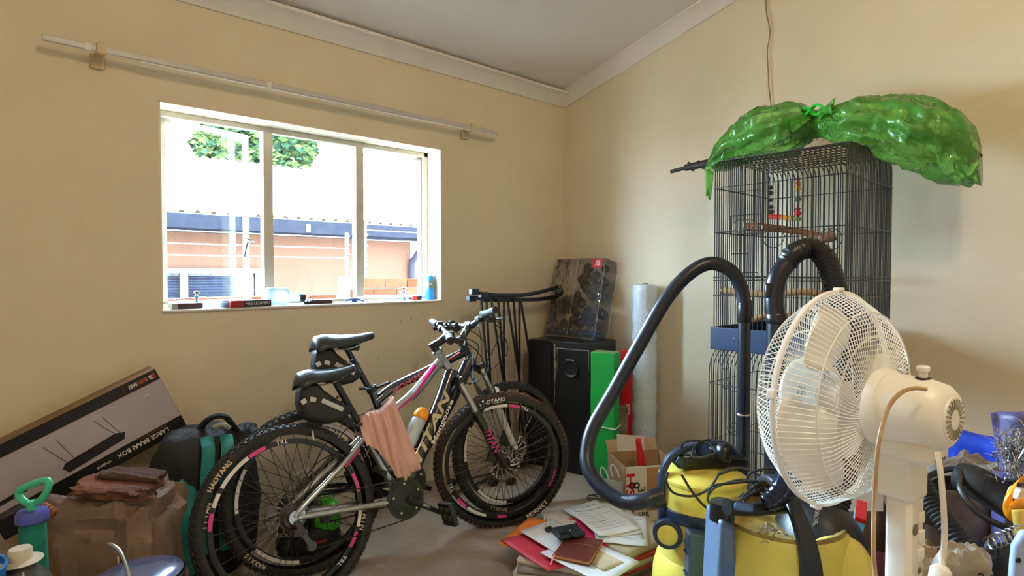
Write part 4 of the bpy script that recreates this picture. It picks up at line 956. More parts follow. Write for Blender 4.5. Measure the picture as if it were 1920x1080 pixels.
# doors and feeder hoops on its near-left side
dX = cgd[0] - .006
def lc(u, v, x=-.676): return onx(u, v, x) - cgo
for (u0, v0, u1, v1) in ((1365, 362, 1426, 440), (1370, 405, 1425, 437)):
    a, c = lc(u0, v0), lc(u1, v1)
    B().tube([(dX, a.y, a.z), (dX, c.y, a.z), (dX, c.y, c.z), (dX, a.y, c.z)], .0022, 5, closed=True).obj('door_wire', M_wire, cg)
for (u0, u1, v) in ((1352, 1420, 511), (1372, 1404, 476)):
    a, c = lc(u0, v), lc(u1, v); B().tube([(dX, a.y, a.z), (dX, c.y, a.z)], .0022, 5).obj('door_wire', M_wire, cg)
for (u, v, R, dx) in ((1388, 424, .030, 0), (1403, 421, .024, .01), (1447, 444, .046, .02), (1554, 448, .044, .02), (1472, 434, .02, .03)):
    p = lc(u, v); B().ring((dX - .004 + dx, p.y, p.z), R, .0018, (1, 0, .0), 22, 5).obj('feeder_hoop', M_wire, cg)
a = lc(1352, 628); B().tube(spline([(dX, a.y - .06, a.z), (dX - .006, a.y - .065, a.z - .012), (dX - .004, a.y - .06, a.z - .03)], 4), .002, 5).obj('wire_hook', M_wire, cg)
# smaller cage underneath
sc2, sco2, scd = cage('bird_cage', 'smaller arched grey wire bird cage standing on the floor under the large one', -.62, -.11, -2.05, -1.52, 0.0, .905, .11, .021, .0021, (.74, .455, .2), M_wire2, mat('grey_tray', rgb(70, 78, 80), .5), .10)
dX2 = scd[0] - .006
def lc2(u, v): return onx(u, v, -.626) - sco2
for (u, v, R) in ((1360, 685, .018), (1361, 720, .020), (1376, 804, .03)):
    p = lc2(u, v); B().ring((dX2 - .003, p.y, p.z), R, .0018, (1, 0, 0), 18, 5).obj('door_ring', M_wire2, sc2)
a, c = lc2(1371, 733), lc2(1440, 815); B().tube([(dX2, a.y, a.z), (dX2, c.y, a.z), (dX2, c.y, c.z), (dX2, a.y, c.z)], .002, 5, closed=True).obj('door_wire', M_wire2, sc2)
# ------------------------------------------------------------------ perches and swing
M_drift = mat('driftwood', rgb(140, 100, 70), .8, var=.22, scale=14, bump=.4, bscale=40)
M_pale = mat('pale_wood', rgb(196, 166, 124), .75, var=.16, scale=12, bump=.3, bscale=40)
pp_ = [onx(u, v, x) for u, v, x in ((1396, 425, -.58), (1430, 427, -.55), (1470, 430, -.5), (1512, 437, -.45), (1545, 446, -.42), (1562, 440, -.4))]
o = B().tube(spline(pp_, 5), spline1([.019, .020, .0165, .015, .022, .030], 5), 10); 
dp = thing('driftwood_perch', 'thick brown branch perch in the upper part of the black cage', 'perch', pp_[0]); o.xf(Matrix.Translation(-pp_[0])).obj('branch', M_drift, dp, smooth=70)
B().lathe([(0, -.003), (.012, -.003), (.012, .003), (0, .003)], 12, pp_[1] - pp_[0] + Vector((-.02, 0, 0)), (1, 0, 0)).obj('screw_washer', M_steel, dp)
for (lab, pts, rr, mt) in (('pale knotty branch perch lying across the middle of the black cage', ((1350, 544, -.60), (1400, 549, -.55), (1450, 553, -.5), (1500, 547, -.45), (1562, 553, -.35)), .016, M_pale),
                           ('pale branch perch lowest in the black cage just above the tray', ((1410, 600, -.60), (1440, 592, -.55), (1480, 592, -.45), (1520, 588, -.35)), .014, M_pale)):
    q = [onx(*p) for p in pts]; d = thing('branch_perch', lab, 'perch', q[0])
    B().tube([p - q[0] for p in spline(q, 5)], rr, 9).obj('branch', mt, d, smooth=70)
sw0 = onx(1470, 300, -.40); sw = thing('bead_swing', 'hanging bird swing with coloured beads inside the black cage', 'bird toy', sw0)
def lw(u, v): return onx(u, v, -.40) - sw0
for (u, beads) in ((1445, ((352, .014, (40, 30, 26)), (362, .015, (52, 36, 28)), (375, .013, (30, 28, 28)), (388, .014, (44, 38, 34)), (397, .016, (36, 32, 30)))), (1496, ((336, .010, (170, 120, 70)), (345, .013, (214, 110, 24)), (354, .014, (206, 150, 30)), (374, .015, (90, 92, 92)), (392, .012, (150, 30, 30)), (400, .016, (206, 32, 26))))):
    B().tube([lw(u, 300), lw(u, 410)], .0022, 5).obj('swing_wire', M_wire, sw)
    for (v, r, c) in beads: B().ball(lw(u, v), r, 10, 7, (1, 1, .75)).obj('bead', mat('bead_%d_%d_%d' % c, rgb(*c), .3, var=.05), sw)
a, c = lw(1440, 405), lw(1500, 411)
B().tube([a, a.lerp(c, .4)], .0125, 8).obj('swing_bar', mat('bar_red', rgb(200, 36, 24), .5), sw); B().tube([a.lerp(c, .4), a.lerp(c, .72)], .0115, 8).obj('swing_bar', mat('bar_orange', rgb(206, 130, 40), .5), sw); B().tube([a.lerp(c, .72), c], .0105, 8).obj('swing_bar', mat('bar_olive', rgb(120, 120, 60), .5), sw)
# ------------------------------------------------------------------ artificial tree wrapped in a green plastic bag
M_bag = film('green_bag_film', (.50, .97, .46), .38, .10, col2=(.32, 1.0, .14), translucent=.6, bump=.8, bscale=16)
GX = -.36
st_ = [(1326, 312, 330, .03), (1352, 275, 318, .09), (1385, 240, 305, .13), (1430, 205, 294, .16), (1478, 196, 285, .155), (1512, 200, 268, .09), (1530, 206, 258, .055), (1552, 206, 262, .09), (1590, 198, 276, .15), (1640, 187, 292, .18), (1700, 184, 314, .185), (1755, 192, 332, .17), (1805, 215, 343, .13), (1832, 250, 348, .08), (1840, 300, 350, .03)]
top = spline([onx(u, a, GX) for u, a, b_, w in st_], 8); bot = spline([onx(u, b_, GX) for u, a, b_, w in st_], 8); wid = spline1([w for *_, w in st_], 8)
bo = onx(1530, 262, GX)
bg_ = thing('bagged_tree', 'translucent bright green plastic bag tied round an artificial tree on top of the cage', 'bag', bo)
Ns = len(top); nv = 96; P = []
ki = 48
for i in range(Ns):
    c = (top[i] + bot[i]) / 2; h = (top[i] - bot[i]) / 2
    for k in range(nv):
        a = 2 * pi * k / nv; d = Vector((cos(a) * wid[i] * 1.0, 0, 0)) + h * sin(a)
        dist = min(abs(i - ki) / 19., abs(i) / 16.); ridge = .05 * sin(a * 9 + i * .14 + 2 * sin(i * .19)) * min(1, .35 + 1 / (1 + dist)) + .20 * nz3(c + d * 1.2, 6, 3) - .22 * abs(nz3(c + d, 11, 9)) - .10 * abs(nz3(c + d, 23, 5)) + .12 - .10 * max(0, 1 - abs(sin(a * 6 + .9 * sin(i * .35) + i * .07)) * 3.2) * max(.25, 1 - min(abs(i - ki), abs(i - 4)) / 16)
        q = c + d * (1 + ridge * (1.2 if wid[i] > .08 else .4))
        # the underside rests on the cage roof where it lies over it
        if q.y > -2.15 and q.z < 1.806: q.z = 1.806
        P.append(q - bo)
F = [(i * nv + k, i * nv + (k + 1) % nv, (i + 1) * nv + (k + 1) % nv, (i + 1) * nv + k) for i in range(Ns - 1) for k in range(nv)]
F.append(tuple((Ns - 1) * nv + k for k in range(nv)))
B().add(P, F).obj('bag_film', M_bag, bg_, smooth=60)
# knot and loose tails of the bag
kn = onx(1530, 214, GX - .03) - bo
b = B()
for j in range(5):
    a0 = j * 1.3; b.tube(spline([kn + Vector((.04 * cos(a0), .05 * sin(a0), .0)), kn + Vector((.05 * cos(a0 + 1), .05 * sin(a0 + 1), .03)), kn + Vector((.03 * cos(a0 + 2), .06 * sin(a0 + 2), -.01)), kn + Vector((.05 * cos(a0 + 3), .03 * sin(a0 + 3), .01))], 5), .014, 7, flat=.4)
b.obj('knot', mat('green_bag_dense', rgb(40, 190, 56), .3, var=.15, scale=20), bg_, smooth=80)
def fan_sheet(p, d0, d1, L, seed):
    return lambda u, v: p + (d0 * (1 - u) + d1 * u).normalized() * (L * v) + Vector((-.02 * sin(u * 14 + seed) * v, .012 * sin(u * 9) * v, .016 * sin(u * 17 + seed) * v))
b = B(); b.grid(fan_sheet(kn, Vector((-.5, .9, -.12)), Vector((-.8, .35, -.62)), .13, 1), 22, 6); b.obj('bag_tail', M_bag, bg_, thick=.001, smooth=180)
b = B(); b.grid(fan_sheet(kn, Vector((-.6, -.8, .1)), Vector((-.8, -.45, -.45)), .15, 2), 22, 6); b.obj('bag_tail', M_bag, bg_, thick=.001, smooth=180)
tl_ = onx(1328, 322, GX - .04) - bo
b = B(); b.grid(lambda u, v: tl_ + Vector((-.02 * sin(u * 8), -.055 * (u - .25) * (1 - .7 * v) , -.135 * v + .012 * sin(u * 6))), 10, 8); b.obj('bag_tail', M_bag, bg_, thick=.001, smooth=180)
# the folded tree inside: needles round bundled branches
M_needle = mat('tree_needles', rgb(14, 58, 40), .6, var=.3, scale=30)
rt_ = random.Random(11); b = B(); axis = [(t_ + q) / 2 for t_, q in zip(top, bot)]
for i in range(5, Ns - 15):
    w = wid[i]; h = (top[i] - bot[i]).length / 2
    for j in range(34 if i < 51 else 24):
        a = rt_.uniform(0, 2 * pi); rr = rt_.uniform(.1, .66); p = axis[i] + Vector((cos(a) * w * rr, rt_.uniform(-.02, .02), sin(a) * h * rr - .008))
        if p.y > -2.15 and p.z < 1.82: p.z = 1.82
        d = Vector((rt_.gauss(0, .4), rt_.gauss(-.3, .5), rt_.gauss(0, .4))).normalized() * .05; u, w_ = frame_of(d)
        b.add([p - bo - u * .004, p - bo + u * .004, p + d - bo], [(0, 1, 2)])
b.obj('tree_needles', M_needle, bg_, smooth=0, kind='stuff', fix=False)
core = B().tube([p - bo for p in axis[2:-8:3]], .022, 8).obj('tree_trunk', mat('tree_core', rgb(22, 40, 30), .8), bg_)
for p in core.data.vertices:
    if p.co.z + bo.z < 1.82 and p.co.y + bo.y > -2.15: p.co.z = 1.82 - bo.z
sA, sB_, sC = onx(1258, 322, GX - .03) - bo, onx(1288, 314, GX - .02) - bo, onx(1345, 302, GX) - bo
sm_ = B().tube([sA, sB_], .0105, 10).obj('stem_pole', M_blackm, bg_)
B().tube([sB_ - (sB_ - sA) * .1, sC], [.018, .022], 10).obj('stem_socket', mat('socket_brown', rgb(36, 30, 26), .6, bump=.4), bg_)
for k in range(8):
    q = sB_.lerp(sC, k / 9.); a0 = k * 2.2; B().box(q + Vector((.018 * cos(a0), 0, .02 * sin(a0))), (.012, .014, .014), Euler((a0, .3, 0))).obj('branch_hook', M_blackm, bg_, smooth=0)
# ------------------------------------------------------------------ vacuum cleaners
M_yel = mat('yellow_plastic', rgb(222, 204, 92), .35, var=.05, scale=5)
M_yel2 = mat('yellow_plastic_olive', rgb(208, 190, 84), .42, var=.08, scale=5)
M_navy = mat('navy_plastic', rgb(30, 44, 72), .35, var=.08)
M_grey_bl = mat('grey_blue_plastic', rgb(84, 104, 130), .4, var=.06)
M_blkp = mat('tool_black', rgb(20, 21, 24), .32, var=.12)
YAWC = radians(-42.2)                                  # local X = camera right, local Y = away
def hose(b, pts, r, rib=True, n=10, pitch=.008, amp=.05, seg=14):
    P = spline(pts, n); L = [0.]
    for i in range(1, len(P)): L.append(L[-1] + (P[i] - P[i - 1]).length)
    tot = L[-1]; m = max(8, int(tot / (pitch / 2))); Q = []; R = []; j = 0
    for i in range(m + 1):
        s = tot * i / m
        while j < len(L) - 2 and L[j + 1] < s: j += 1
        f = (s - L[j]) / max(1e-9, L[j + 1] - L[j]); Q.append(P[j].lerp(P[j + 1], min(1, f))); R.append(r * (1 + (amp if i % 2 else -amp * .3)) if rib else r)
    return b.tube(Q, R, seg)
VP = Vector((-1.30, -1.876, 0))
v1 = thing('vacuum_cleaner', 'upright yellow drum vacuum with blue handle beside the cardboard box', 'vacuum cleaner', VP, (0, 0, YAWC))
b = B().lathe([(0, .03), (.168, .03), (.176, .05), (.178, .12), (.172, .20), (.160, .245), (.150, .262)], 44).obj('drum_base', M_yel, v1)
B().lathe([(.150, .25), (.150, .40), (.146, .41)], 44).obj('drum', M_yel2, v1)
B().lathe([(.147, .40), (.156, .405), (.158, .42), (.156, .44), (.149, .446)], 44).obj('seal_ring', M_navy, v1)
B().lathe([(.150, .44), (.152, .45), (.149, .535), (.146, .548), (.130, .560), (.06, .575), (0, .577)], 44).obj('motor_head', M_yel, v1)
B().lathe([(.149, .530), (.153, .533), (.153, .543), (.146, .549)], 44).obj('head_lip', M_yel2, v1)
for a in range(4): B().lathe([(0, 0), (.028, 0), (.028, .028), (.012, .034), (0, .034)], 14, (cos(a * pi / 2 + .7) * .14, sin(a * pi / 2 + .7) * .14, 0), (0, 0, 1)).obj('castor', M_black, v1)
# grey-blue panel with ribs on the camera side
B().prism([(-.105, .205), (.0, .19), (.005, .40), (-.103, .41)], (.0, -.188, 0), (1, 0, 0), (0, 0, 1), (0, .055, 0)).obj('front_panel', mat('slate_blue_panel', rgb(60, 82, 108), .42, var=.08), v1, bevel=.008)
for z in (.24, .27, .34, .37): B().box((-.106, -.165, z), (.012, .03, .006)).obj('panel_clip', M_navy, v1)
B().tube(spline([(-.105, -.155, .17), (-.10, -.172, .205), (-.085, -.180, .215), (-.07, -.184, .20), (-.065, -.180, .165)], 5), .006, 8).obj('hook', mat('hook_brown', rgb(96, 84, 50), .5), v1)
for x_ in (-.01, .02): B().box((x_, -.181, .175), (.006, .008, .05)).obj('slot', M_black, v1)
# blue carrying handle with yellow pivot buttons
hp = [(-.155, -.03, .36), (-.156, -.03, .44), (-.154, -.03, .54), (-.135, -.03, .60), (-.09, -.03, .640), (-.02, -.02, .657), (.05, -.01, .660), (.10, -.0, .64), (.128, 0, .59), (.145, 0, .50), (.15, 0, .42)]
hl = B(); Pp = spline(hp, 6); V = []; F = []
for i, p in enumerate(Pp):
    d = (Pp[min(i + 1, len(Pp) - 1)] - Pp[max(0, i - 1)]).normalized(); n_ = Vector((d.z, 0, -d.x)).normalized(); wv = .020 if p.z < .55 else .016
    for a, c in ((-1, -1), (1, -1), (1, 1), (-1, 1)): V.append(p + Vector((0, 1, 0)) * a * wv + n_ * c * .011)
for i in range(len(Pp) - 1):
    for k in range(4): F.append((4 * i + k, 4 * i + (k + 1) % 4, 4 * i + 4 + (k + 1) % 4, 4 * i + 4 + k))
F += [(0, 1, 2, 3), (len(V) - 1, len(V) - 2, len(V) - 3, len(V) - 4)]
hd = hl.add(V, F).obj('carry_handle', M_navy, v1, bevel=.006)
pv = B().lathe([(0, 0), (.052, 0), (.054, .008), (.050, .022), (.034, .024)], 28, (-.142, -.075, .365), (-.35, -.94, 0)).obj('pivot_disc', M_navy, hd)
B().lathe([(.034, .018), (.035, .026), (.028, .031), (0, .032)], 24, (-.142, -.075, .365), (-.35, -.94, 0)).obj('pivot_button', M_yel, hd)
# floor tool lying on the lid
ft = thing('floor_nozzle', 'black floor nozzle with a round neck lying on top of the yellow drum vacuum', 'nozzle', VP + Vector((0, 0, .578)), (0, 0, YAWC + .08))
B().prism([(-.125, 0), (.125, .0), (.145, .012), (.13, .036), (.04, .045), (-.10, .05), (-.125, .03)], (0.015, -.05, .002), (1, 0, 0), (0, 0, 1), (0, .085, 0)).obj('nozzle_head', M_blkp, ft, bevel=.010)
nk = B().tube([(-.03, -.02, .05), (.0, -.03, .062), (.035, -.055, .064)], [.024, .026, .027], 16, caps=False).obj('nozzle_neck', mat('gunmetal_blue', rgb(44, 62, 92), .25, .5), ft, thick=.003)
B().tube([(.033, -.054, .064), (.068, -.078, .064)], [.029, .030], 18, caps=False).obj('neck_collar', M_blkp, ft, thick=.004)
B().box((-.10, -.045, .03), (.03, .012, .03), Euler((0, .5, 0))).obj('latch', M_navy, ft, bevel=.003)
# hose and wand of the first vacuum
hs = thing('vacuum_hose', 'black ribbed hose arching from the yellow drum vacuum up to an upright tube', 'hose', (-1.45, -1.7, 0))
ho = Vector((-1.45, -1.7, 0)); hpts = [(1236, 932, 2.02), (1205, 940, 2.02), (1168, 940, 2.06), (1128, 915, 2.12), (1104, 880, 2.18), (1101, 845, 2.22), (1113, 800, 2.25), (1150, 735, 2.28), (1200, 645, 2.3), (1248, 563, 2.3), (1290, 515, 2.3), (1330, 494, 2.3), (1366, 505, 2.3), (1388, 535, 2.3), (1397, 575, 2.3)]
b = B(); hose(b, [atd(*p) - ho for p in hpts], .0265, pitch=.009); b.obj('hose_tube', mat('hose_navy_black', rgb(26, 31, 42), .34, var=.1), hs, smooth=50)
p = atd(1228, 934, 2.02) - ho; B().tube([atd(1243, 930, 2.02) - ho, atd(1222, 936, 2.02) - ho], .033, 16).obj('hose_cuff', M_blkp, hs)
def wand(name, label, u, D, v0, r, zend, m):
    a = atd(u, v0, D); t = thing(name, label, 'tube', (a.x, a.y, zend))
    B().tube([(0, 0, 0), (0, 0, (a.z - zend) * .55), (0, 0, (a.z - zend) * .56), (0, 0, a.z - zend)], [r * .95, r * .95, r, r], 20).obj('tube', m, t)
    return t, a
M_tub = mat('wand_navy', rgb(22, 27, 40), .28, var=.1, spec=.6)
w1, wa = wand('vacuum_wand', 'slim dark upright vacuum tube in front of the bird cages', 1396, 2.3, 572, .0235, 0.0, M_tub)
B().lathe([(.0238, -.05), (.027, -.045), (.027, .03), (.0245, .04)], 18, (0, 0, wa.z - .02)).obj('wand_collar', M_blkp, w1)
B().lathe([(.024, 0), (.026, .004), (.024, .008)], 18, (0, 0, wa.z * .62)).obj('joint_ring', M_steel, w1)
w2, wb_ = wand('vacuum_wand', 'thicker blue-black upright vacuum tube beside the white fan', 1456, 1.95, 600, .031, 0.0, M_tub)
B().lathe([(.0312, 0), (.034, .004), (.034, .03), (.0315, .034)], 18, (0, 0, wb_.z - .012)).obj('wand_collar', M_tub, w2)
h2 = thing('vacuum_hose', 'black ribbed hose looping over from the thick tube behind the fan', 'hose', (wb_.x, wb_.y, 0)); ho2 = Vector((wb_.x, wb_.y, 0))
hp2 = [atd(*p) - ho2 for p in ((1456, 602, 1.95), (1452, 560, 1.95), (1458, 520, 1.95), (1478, 490, 1.95))]
B().tube(spline(hp2, 6), .031, 18).obj('hose_handle', M_tub, h2); B().box(atd(1441, 545, 1.94) - ho2, (.02, .02, .05)).obj('air_slider', M_blkp, h2, bevel=.006)
b = B(); hose(b, [atd(*p) - ho2 for p in ((1474, 494, 1.95), (1492, 473, 1.95), (1518, 465, 1.95), (1542, 478, 1.93), (1558, 510, 1.9), (1568, 545, 1.88), (1580, 600, 1.85), (1596, 700, 1.80), (1600, 800, 1.74), (1580, 900, 1.7), (1560, 970, 1.66))], .033, pitch=.013, amp=.09); b.obj('hose_tube', mat('hose_black', rgb(20, 20, 23), .4), h2, smooth=50)
# ------------------------------------------------------------------ second vacuum (drum with blue column, dark hood and strap handle)
V2 = Vector((-1.548, -2.262, 0))
v2 = thing('vacuum_cleaner', 'low round yellow vacuum with dark hood and wide black handle beside the fan', 'vacuum cleaner', V2, (0, 0, YAWC)); v2.scale = (1, 1, 1.10)
def egg(b, fn): return b
def shell(rx, ry, rz, c, cut=-.2, n=40, m=18):
    c = Vector(c); P = []; F = []
    for i in range(m + 1):
        t = radians(90) - (radians(90) - math.asin(cut)) * i / m
        for k in range(n):
            a = 2 * pi * k / n; P.append(c + Vector((cos(t) * cos(a) * rx, cos(t) * sin(a) * ry, sin(t) * rz)))
    for i in range(m):
        for k in range(n): F.append((i * n + k, i * n + (k + 1) % n, (i + 1) * n + (k + 1) % n, (i + 1) * n + k))
    return P, F
B().lathe([(0, .04), (.17, .04), (.19, .06), (.195, .30), (.193, .36)], 44).obj('drum', M_yel2, v2)
B().lathe([(.194, .35), (.203, .355), (.206, .385), (.198, .398)], 44).obj('base_ring', M_navy, v2)
for a in range(4): B().lathe([(0, 0), (.03, 0), (.03, .03), (.012, .042), (0, .042)], 14, (cos(a * pi / 2 + .7) * .15, sin(a * pi / 2 + .7) * .15, 0), (0, 0, 1)).obj('castor', M_black, v2)
for k in range(4): B().box((-.17 + k * .055, -.195 + abs(k - 1.5) * .012 - .006, .368), (.03, .022, .018), Euler((0, 0, -.5 + k * .32))).obj('vent_slot', M_grey_bl, v2, bevel=.003)
B().lathe([(.196, .395), (.197, .41), (.190, .46), (.172, .515), (.165, .522)], 44).obj('upper_shell', M_yel, v2)
B().lathe([(.166, .518), (.158, .530), (.14, .522), (.128, .50), (.05, .492), (0, .492)], 44).obj('top_tray', mat('dusty_yellow', rgb(176, 150, 58), .8, col2=rgb(120, 100, 60), scale=22, bump=.4), v2)
P, F = shell(.125, .16, .165, (.115, .02, .41), cut=.0)
hood = B().add(P, F).obj('dark_hood', mat('hood_charcoal', rgb(34, 34, 38), .38, var=.08), v2)
P, F = shell(.105, .14, .125, (.110, -.058, .40), cut=.0); B().add(P, F).obj('yellow_cheek', M_yel, hood)
b = B(); text(b, 'KARCHER', (.060, -.075, .552), (0.05, .35, -.94), (.9, .2, .2), .022, .01, 0, .055); b.obj('lettering', M_whitetext, hood, smooth=0)
# strap handle over the top
sp2 = [(-.02, -.205, .30), (-.015, -.203, .40), (-.012, -.185, .50), (-.012, -.12, .575), (-.01, -.02, .612), (-.005, .08, .60), (.0, .16, .53), (.0, .19, .43)]
Pp = spline(sp2, 6); V = []; F = []
for i, p in enumerate(Pp):
    d = (Pp[min(i + 1, len(Pp) - 1)] - Pp[max(0, i - 1)]).normalized(); n_ = Vector((0, -d.z, d.y)).normalized(); wv = .029 - .010 * min(1, max(0, (p.z - .45) / .15))
    for a, c in ((-1, -1), (1, -1), (1, 1), (-1, 1)): V.append(p + Vector((1, 0, 0)) * a * wv + n_ * c * .010)
for i in range(len(Pp) - 1):
    for k in range(4): F.append((4 * i + k, 4 * i + (k + 1) % 4, 4 * i + 4 + (k + 1) % 4, 4 * i + 4 + k))
F += [(0, 1, 2, 3), (len(V) - 1, len(V) - 2, len(V) - 3, len(V) - 4)]
B().add(V, F).obj('strap_handle', mat('strap_charcoal', rgb(34, 37, 44), .35, var=.06), v2, bevel=.006)
# grey-blue column at its left
B().prism([(-.212, .0), (-.16, .0), (-.15, .30), (-.165, .54), (-.205, .555), (-.215, .35)], (0, -.10, 0), (1, 0, 0), (0, 0, 1), (0, .13, 0)).obj('side_column', M_grey_bl, v2, bevel=.012)
B().prism([(-.25, .0), (-.02, .0), (-.10, .36), (-.19, .43), (-.25, .43)], (0, -.235, 0), (1, 0, 0), (0, 0, 1), (0, .05, 0)).obj('front_foot', M_grey_bl, v2, bevel=.012)
B().tube([(-.185, -.05, .54), (-.187, -.05, .585)], [.034, .030], 16).obj('column_cap', M_blkp, v2)
# suction tools on top
M2 = Matrix.Translation(V2) @ Matrix.Rotation(YAWC, 4, 'Z')
tl = thing('crevice_tool', 'black crevice tool with a silver-blue tip resting on the low vacuum', 'nozzle', M2 @ Vector((-.09, -.10, .615)), (0, 0, YAWC))
B().tube([(-.105, -.01, .035), (-.03, -.0, .025), (.09, .03, .022)], [.028, .024, .022], 14, flat=.7).obj('tool_body', M_blkp, tl)
B().box((-.07, -.035, .045), (.05, .012, .02), Euler((0, .12, 0))).obj('tool_tip', mat('tip_steel_blue', rgb(78, 102, 140), .3, .4), tl, bevel=.005)
el = thing('hose_elbow', 'glossy black open hose elbow standing up on the low vacuum', 'pipe', M2 @ Vector((-.04, -.09, .655)), (0, 0, YAWC))
B().tube(spline([(-.055, -.02, .005), (-.03, -.02, .018), (-.005, -.02, .045), (.012, -.02, .085)], 6), spline1([.020, .025, .030, .032], 6), 20, caps=False).obj('elbow_pipe', mat('elbow_gloss', rgb(26, 36, 58), .15, .3), el, thick=.003)
for k in range(5): B().ring((-.045 + k * .012, -.02, .010 + k * .012), .026 + .001 * k, .003, (1, 0, .75), 18, 5).obj('rib_ring', M_blkp, el)
fl = B(); rf_ = random.Random(5)
for i in range(26):
    p = Vector((rf_.gauss(-.08, .022), rf_.gauss(-.10, .014), .515 + rf_.uniform(0, .02))); d = Vector((rf_.gauss(0, 1), rf_.gauss(0, 1), rf_.gauss(0, .4))).normalized() * .013
    fl.tube([p - d, p + d * .2 + Vector((0, 0, .006)), p + d], .0016, 4)
o = fl.obj('dust_fluff', mat('fluff_grey', rgb(170, 156, 132), .9), v2, kind='stuff')
# tangled power cords
def cord(par, base, pts, r=.0042): B().tube([p - base for p in spline([atd(*q) for q in pts], 8)], r, 7).obj('power_cord', M_cord, par)
cA = thing('power_cord_tangle', 'tangled black power cord draped over both yellow vacuums', 'cord', VP + Vector((0, 0, .5))); cb_ = VP + Vector((0, 0, .5))
cord(cA, cb_, [(1275, 848, 2.1), (1285, 828, 2.05), (1325, 830, 2.05), (1340, 850, 2.0), (1300, 858, 2.0), (1305, 835, 2.05), (1330, 825, 2.1), (1345, 838, 2.1)])
cord(cA, cb_, [(1252, 885, 1.93), (1250, 905, 1.92), (1265, 925, 1.91), (1300, 930, 1.91), (1330, 915, 1.92), (1350, 885, 1.95)])
cord(cA, cb_, [(1278, 890, 1.93), (1300, 925, 1.91), (1330, 955, 1.88), (1370, 955, 1.8), (1400, 935, 1.78), (1418, 912, 1.8), (1390, 900, 1.8), (1340, 915, 1.84), (1328, 940, 1.85), (1360, 950, 1.82), (1395, 925, 1.8)])
cord(cA, cb_, [(1328, 930, 1.8), (1335, 912, 1.8), (1380, 905, 1.78), (1430, 902, 1.76), (1470, 905, 1.74), (1430, 915, 1.75), (1385, 940, 1.74), (1350, 960, 1.72), (1330, 985, 1.7), (1340, 1000, 1.66), (1370, 995, 1.65), (1372, 978, 1.66)])
cord(cA, cb_, [(1400, 900, 1.85), (1410, 885, 1.84), (1450, 878, 1.82), (1475, 890, 1.8), (1440, 895, 1.8), (1395, 930, 1.78), (1370, 960, 1.76), (1368, 990, 1.7), (1330, 1010, 1.7), (1322, 1030, 1.7), (1338, 1060, 1.72)])
cord(cA, cb_, [(1345, 890, 1.9), (1390, 878, 1.9), (1440, 900, 1.86), (1480, 915, 1.84)])
# ------------------------------------------------------------------ pedestal fan
M_fan = mat('fan_cream', rgb(240, 237, 230), .35, var=.03, scale=4)
M_fanw = mat('fan_wire', rgb(238, 236, 230), .4, var=.03)
M_blade = mat('fan_blade', rgb(234, 230, 220), .38, var=.06, scale=6)
HZ = 1.01; fan = thing('pedestal_fan', 'white pedestal fan seen from behind with round wire guard', 'fan', (-1.899, -2.521, 0), (0, 0, radians(-9.5)))
R = .222
def h(x, y, z): return Vector((x, y, HZ + z))
Yx = (0, 1, 0)
gd = B().lathe([(R - .004, -.005), (R + .002, -.005), (R + .003, 0), (R + .002, .005), (R - .004, .005), (R - .004, -.005)], 72, h(0, 0, 0), Yx).obj('guard_ring', M_fan, fan)
for a in (1.55, 3.0, 4.4, 5.9): B().box(h(cos(a) * (R + .004), 0, sin(a) * (R + .004)), (.018, .018, .008), Euler((0, -a + pi / 2, 0))).obj('guard_clip', M_fan, gd, bevel=.003)
def guard(side, depth, rin, n, swirl):
    b = B()
    for i in range(n):
        a = 2 * pi * i / n; P = []
        for k in range(9):
            t = k / 8; r = R - (R - rin) * t; y = side * depth * (sin(min(1, t * 2.6) * pi / 2) * .78 + .22 * t); aa = a + swirl * t * t
            P.append(h(cos(aa) * r, y, sin(aa) * r))
        b.tube(P, .00105, 4, caps=False)
    for rr, yy in ((R * .82, .74), (R * .6, .88), (rin, 1.)): b.ring(h(0, side * depth * yy, 0), rr, .0016, Yx, 60, 5)
    b.obj('rear_guard_wires' if side < 0 else 'front_guard_wires', M_fanw, gd, kind='stuff')
guard(-1, .085, .060, 108, .35); guard(1, .080, .068, 108, -.25)
B().lathe([(0, .085), (.070, .085), (.073, .077), (.068, .073), (0, .075)], 28, h(0, 0, 0), Yx).obj('front_badge', M_fan, gd)
b = B(); text(b, 'LOGIK', h(0, .0745, 0), (-1, 0, 0), (0, 0, 1), .034, .01); b.obj('lettering', mat('badge_grey', rgb(150, 150, 156), .4), gd, smooth=0)
# three broad blades round a hub
hub = B().lathe([(0, .035), (.02, .034), (.036, .02), (.038, -.02), (.0, -.024)], 24, h(0, 0, 0), Yx).obj('blade_hub', M_blade, fan)
for a0 in (radians(98), radians(218), radians(338)):
    def bl_(u, v, a0=a0):
        r = .03 + .165 * u; half = (.22 + .80 * sin(min(1, u * 1.15) * pi * .62) ** 1.1) * (1 if u < .82 else max(.22, 1 - ((u - .82) / .18) ** 2 * .78))
        s = (v - .5) * 2; ang = a0 + s * half * .82 + .25 * (u - .4); y = -.020 * s * (1.1 - .25 * u) + .008 * (1 - s * s)
        return h(cos(ang) * r, y, sin(ang) * r)
    b = B(); b.grid(bl_, 22, 14); b.obj('blade', M_blade, hub, thick=.0025, smooth=180)
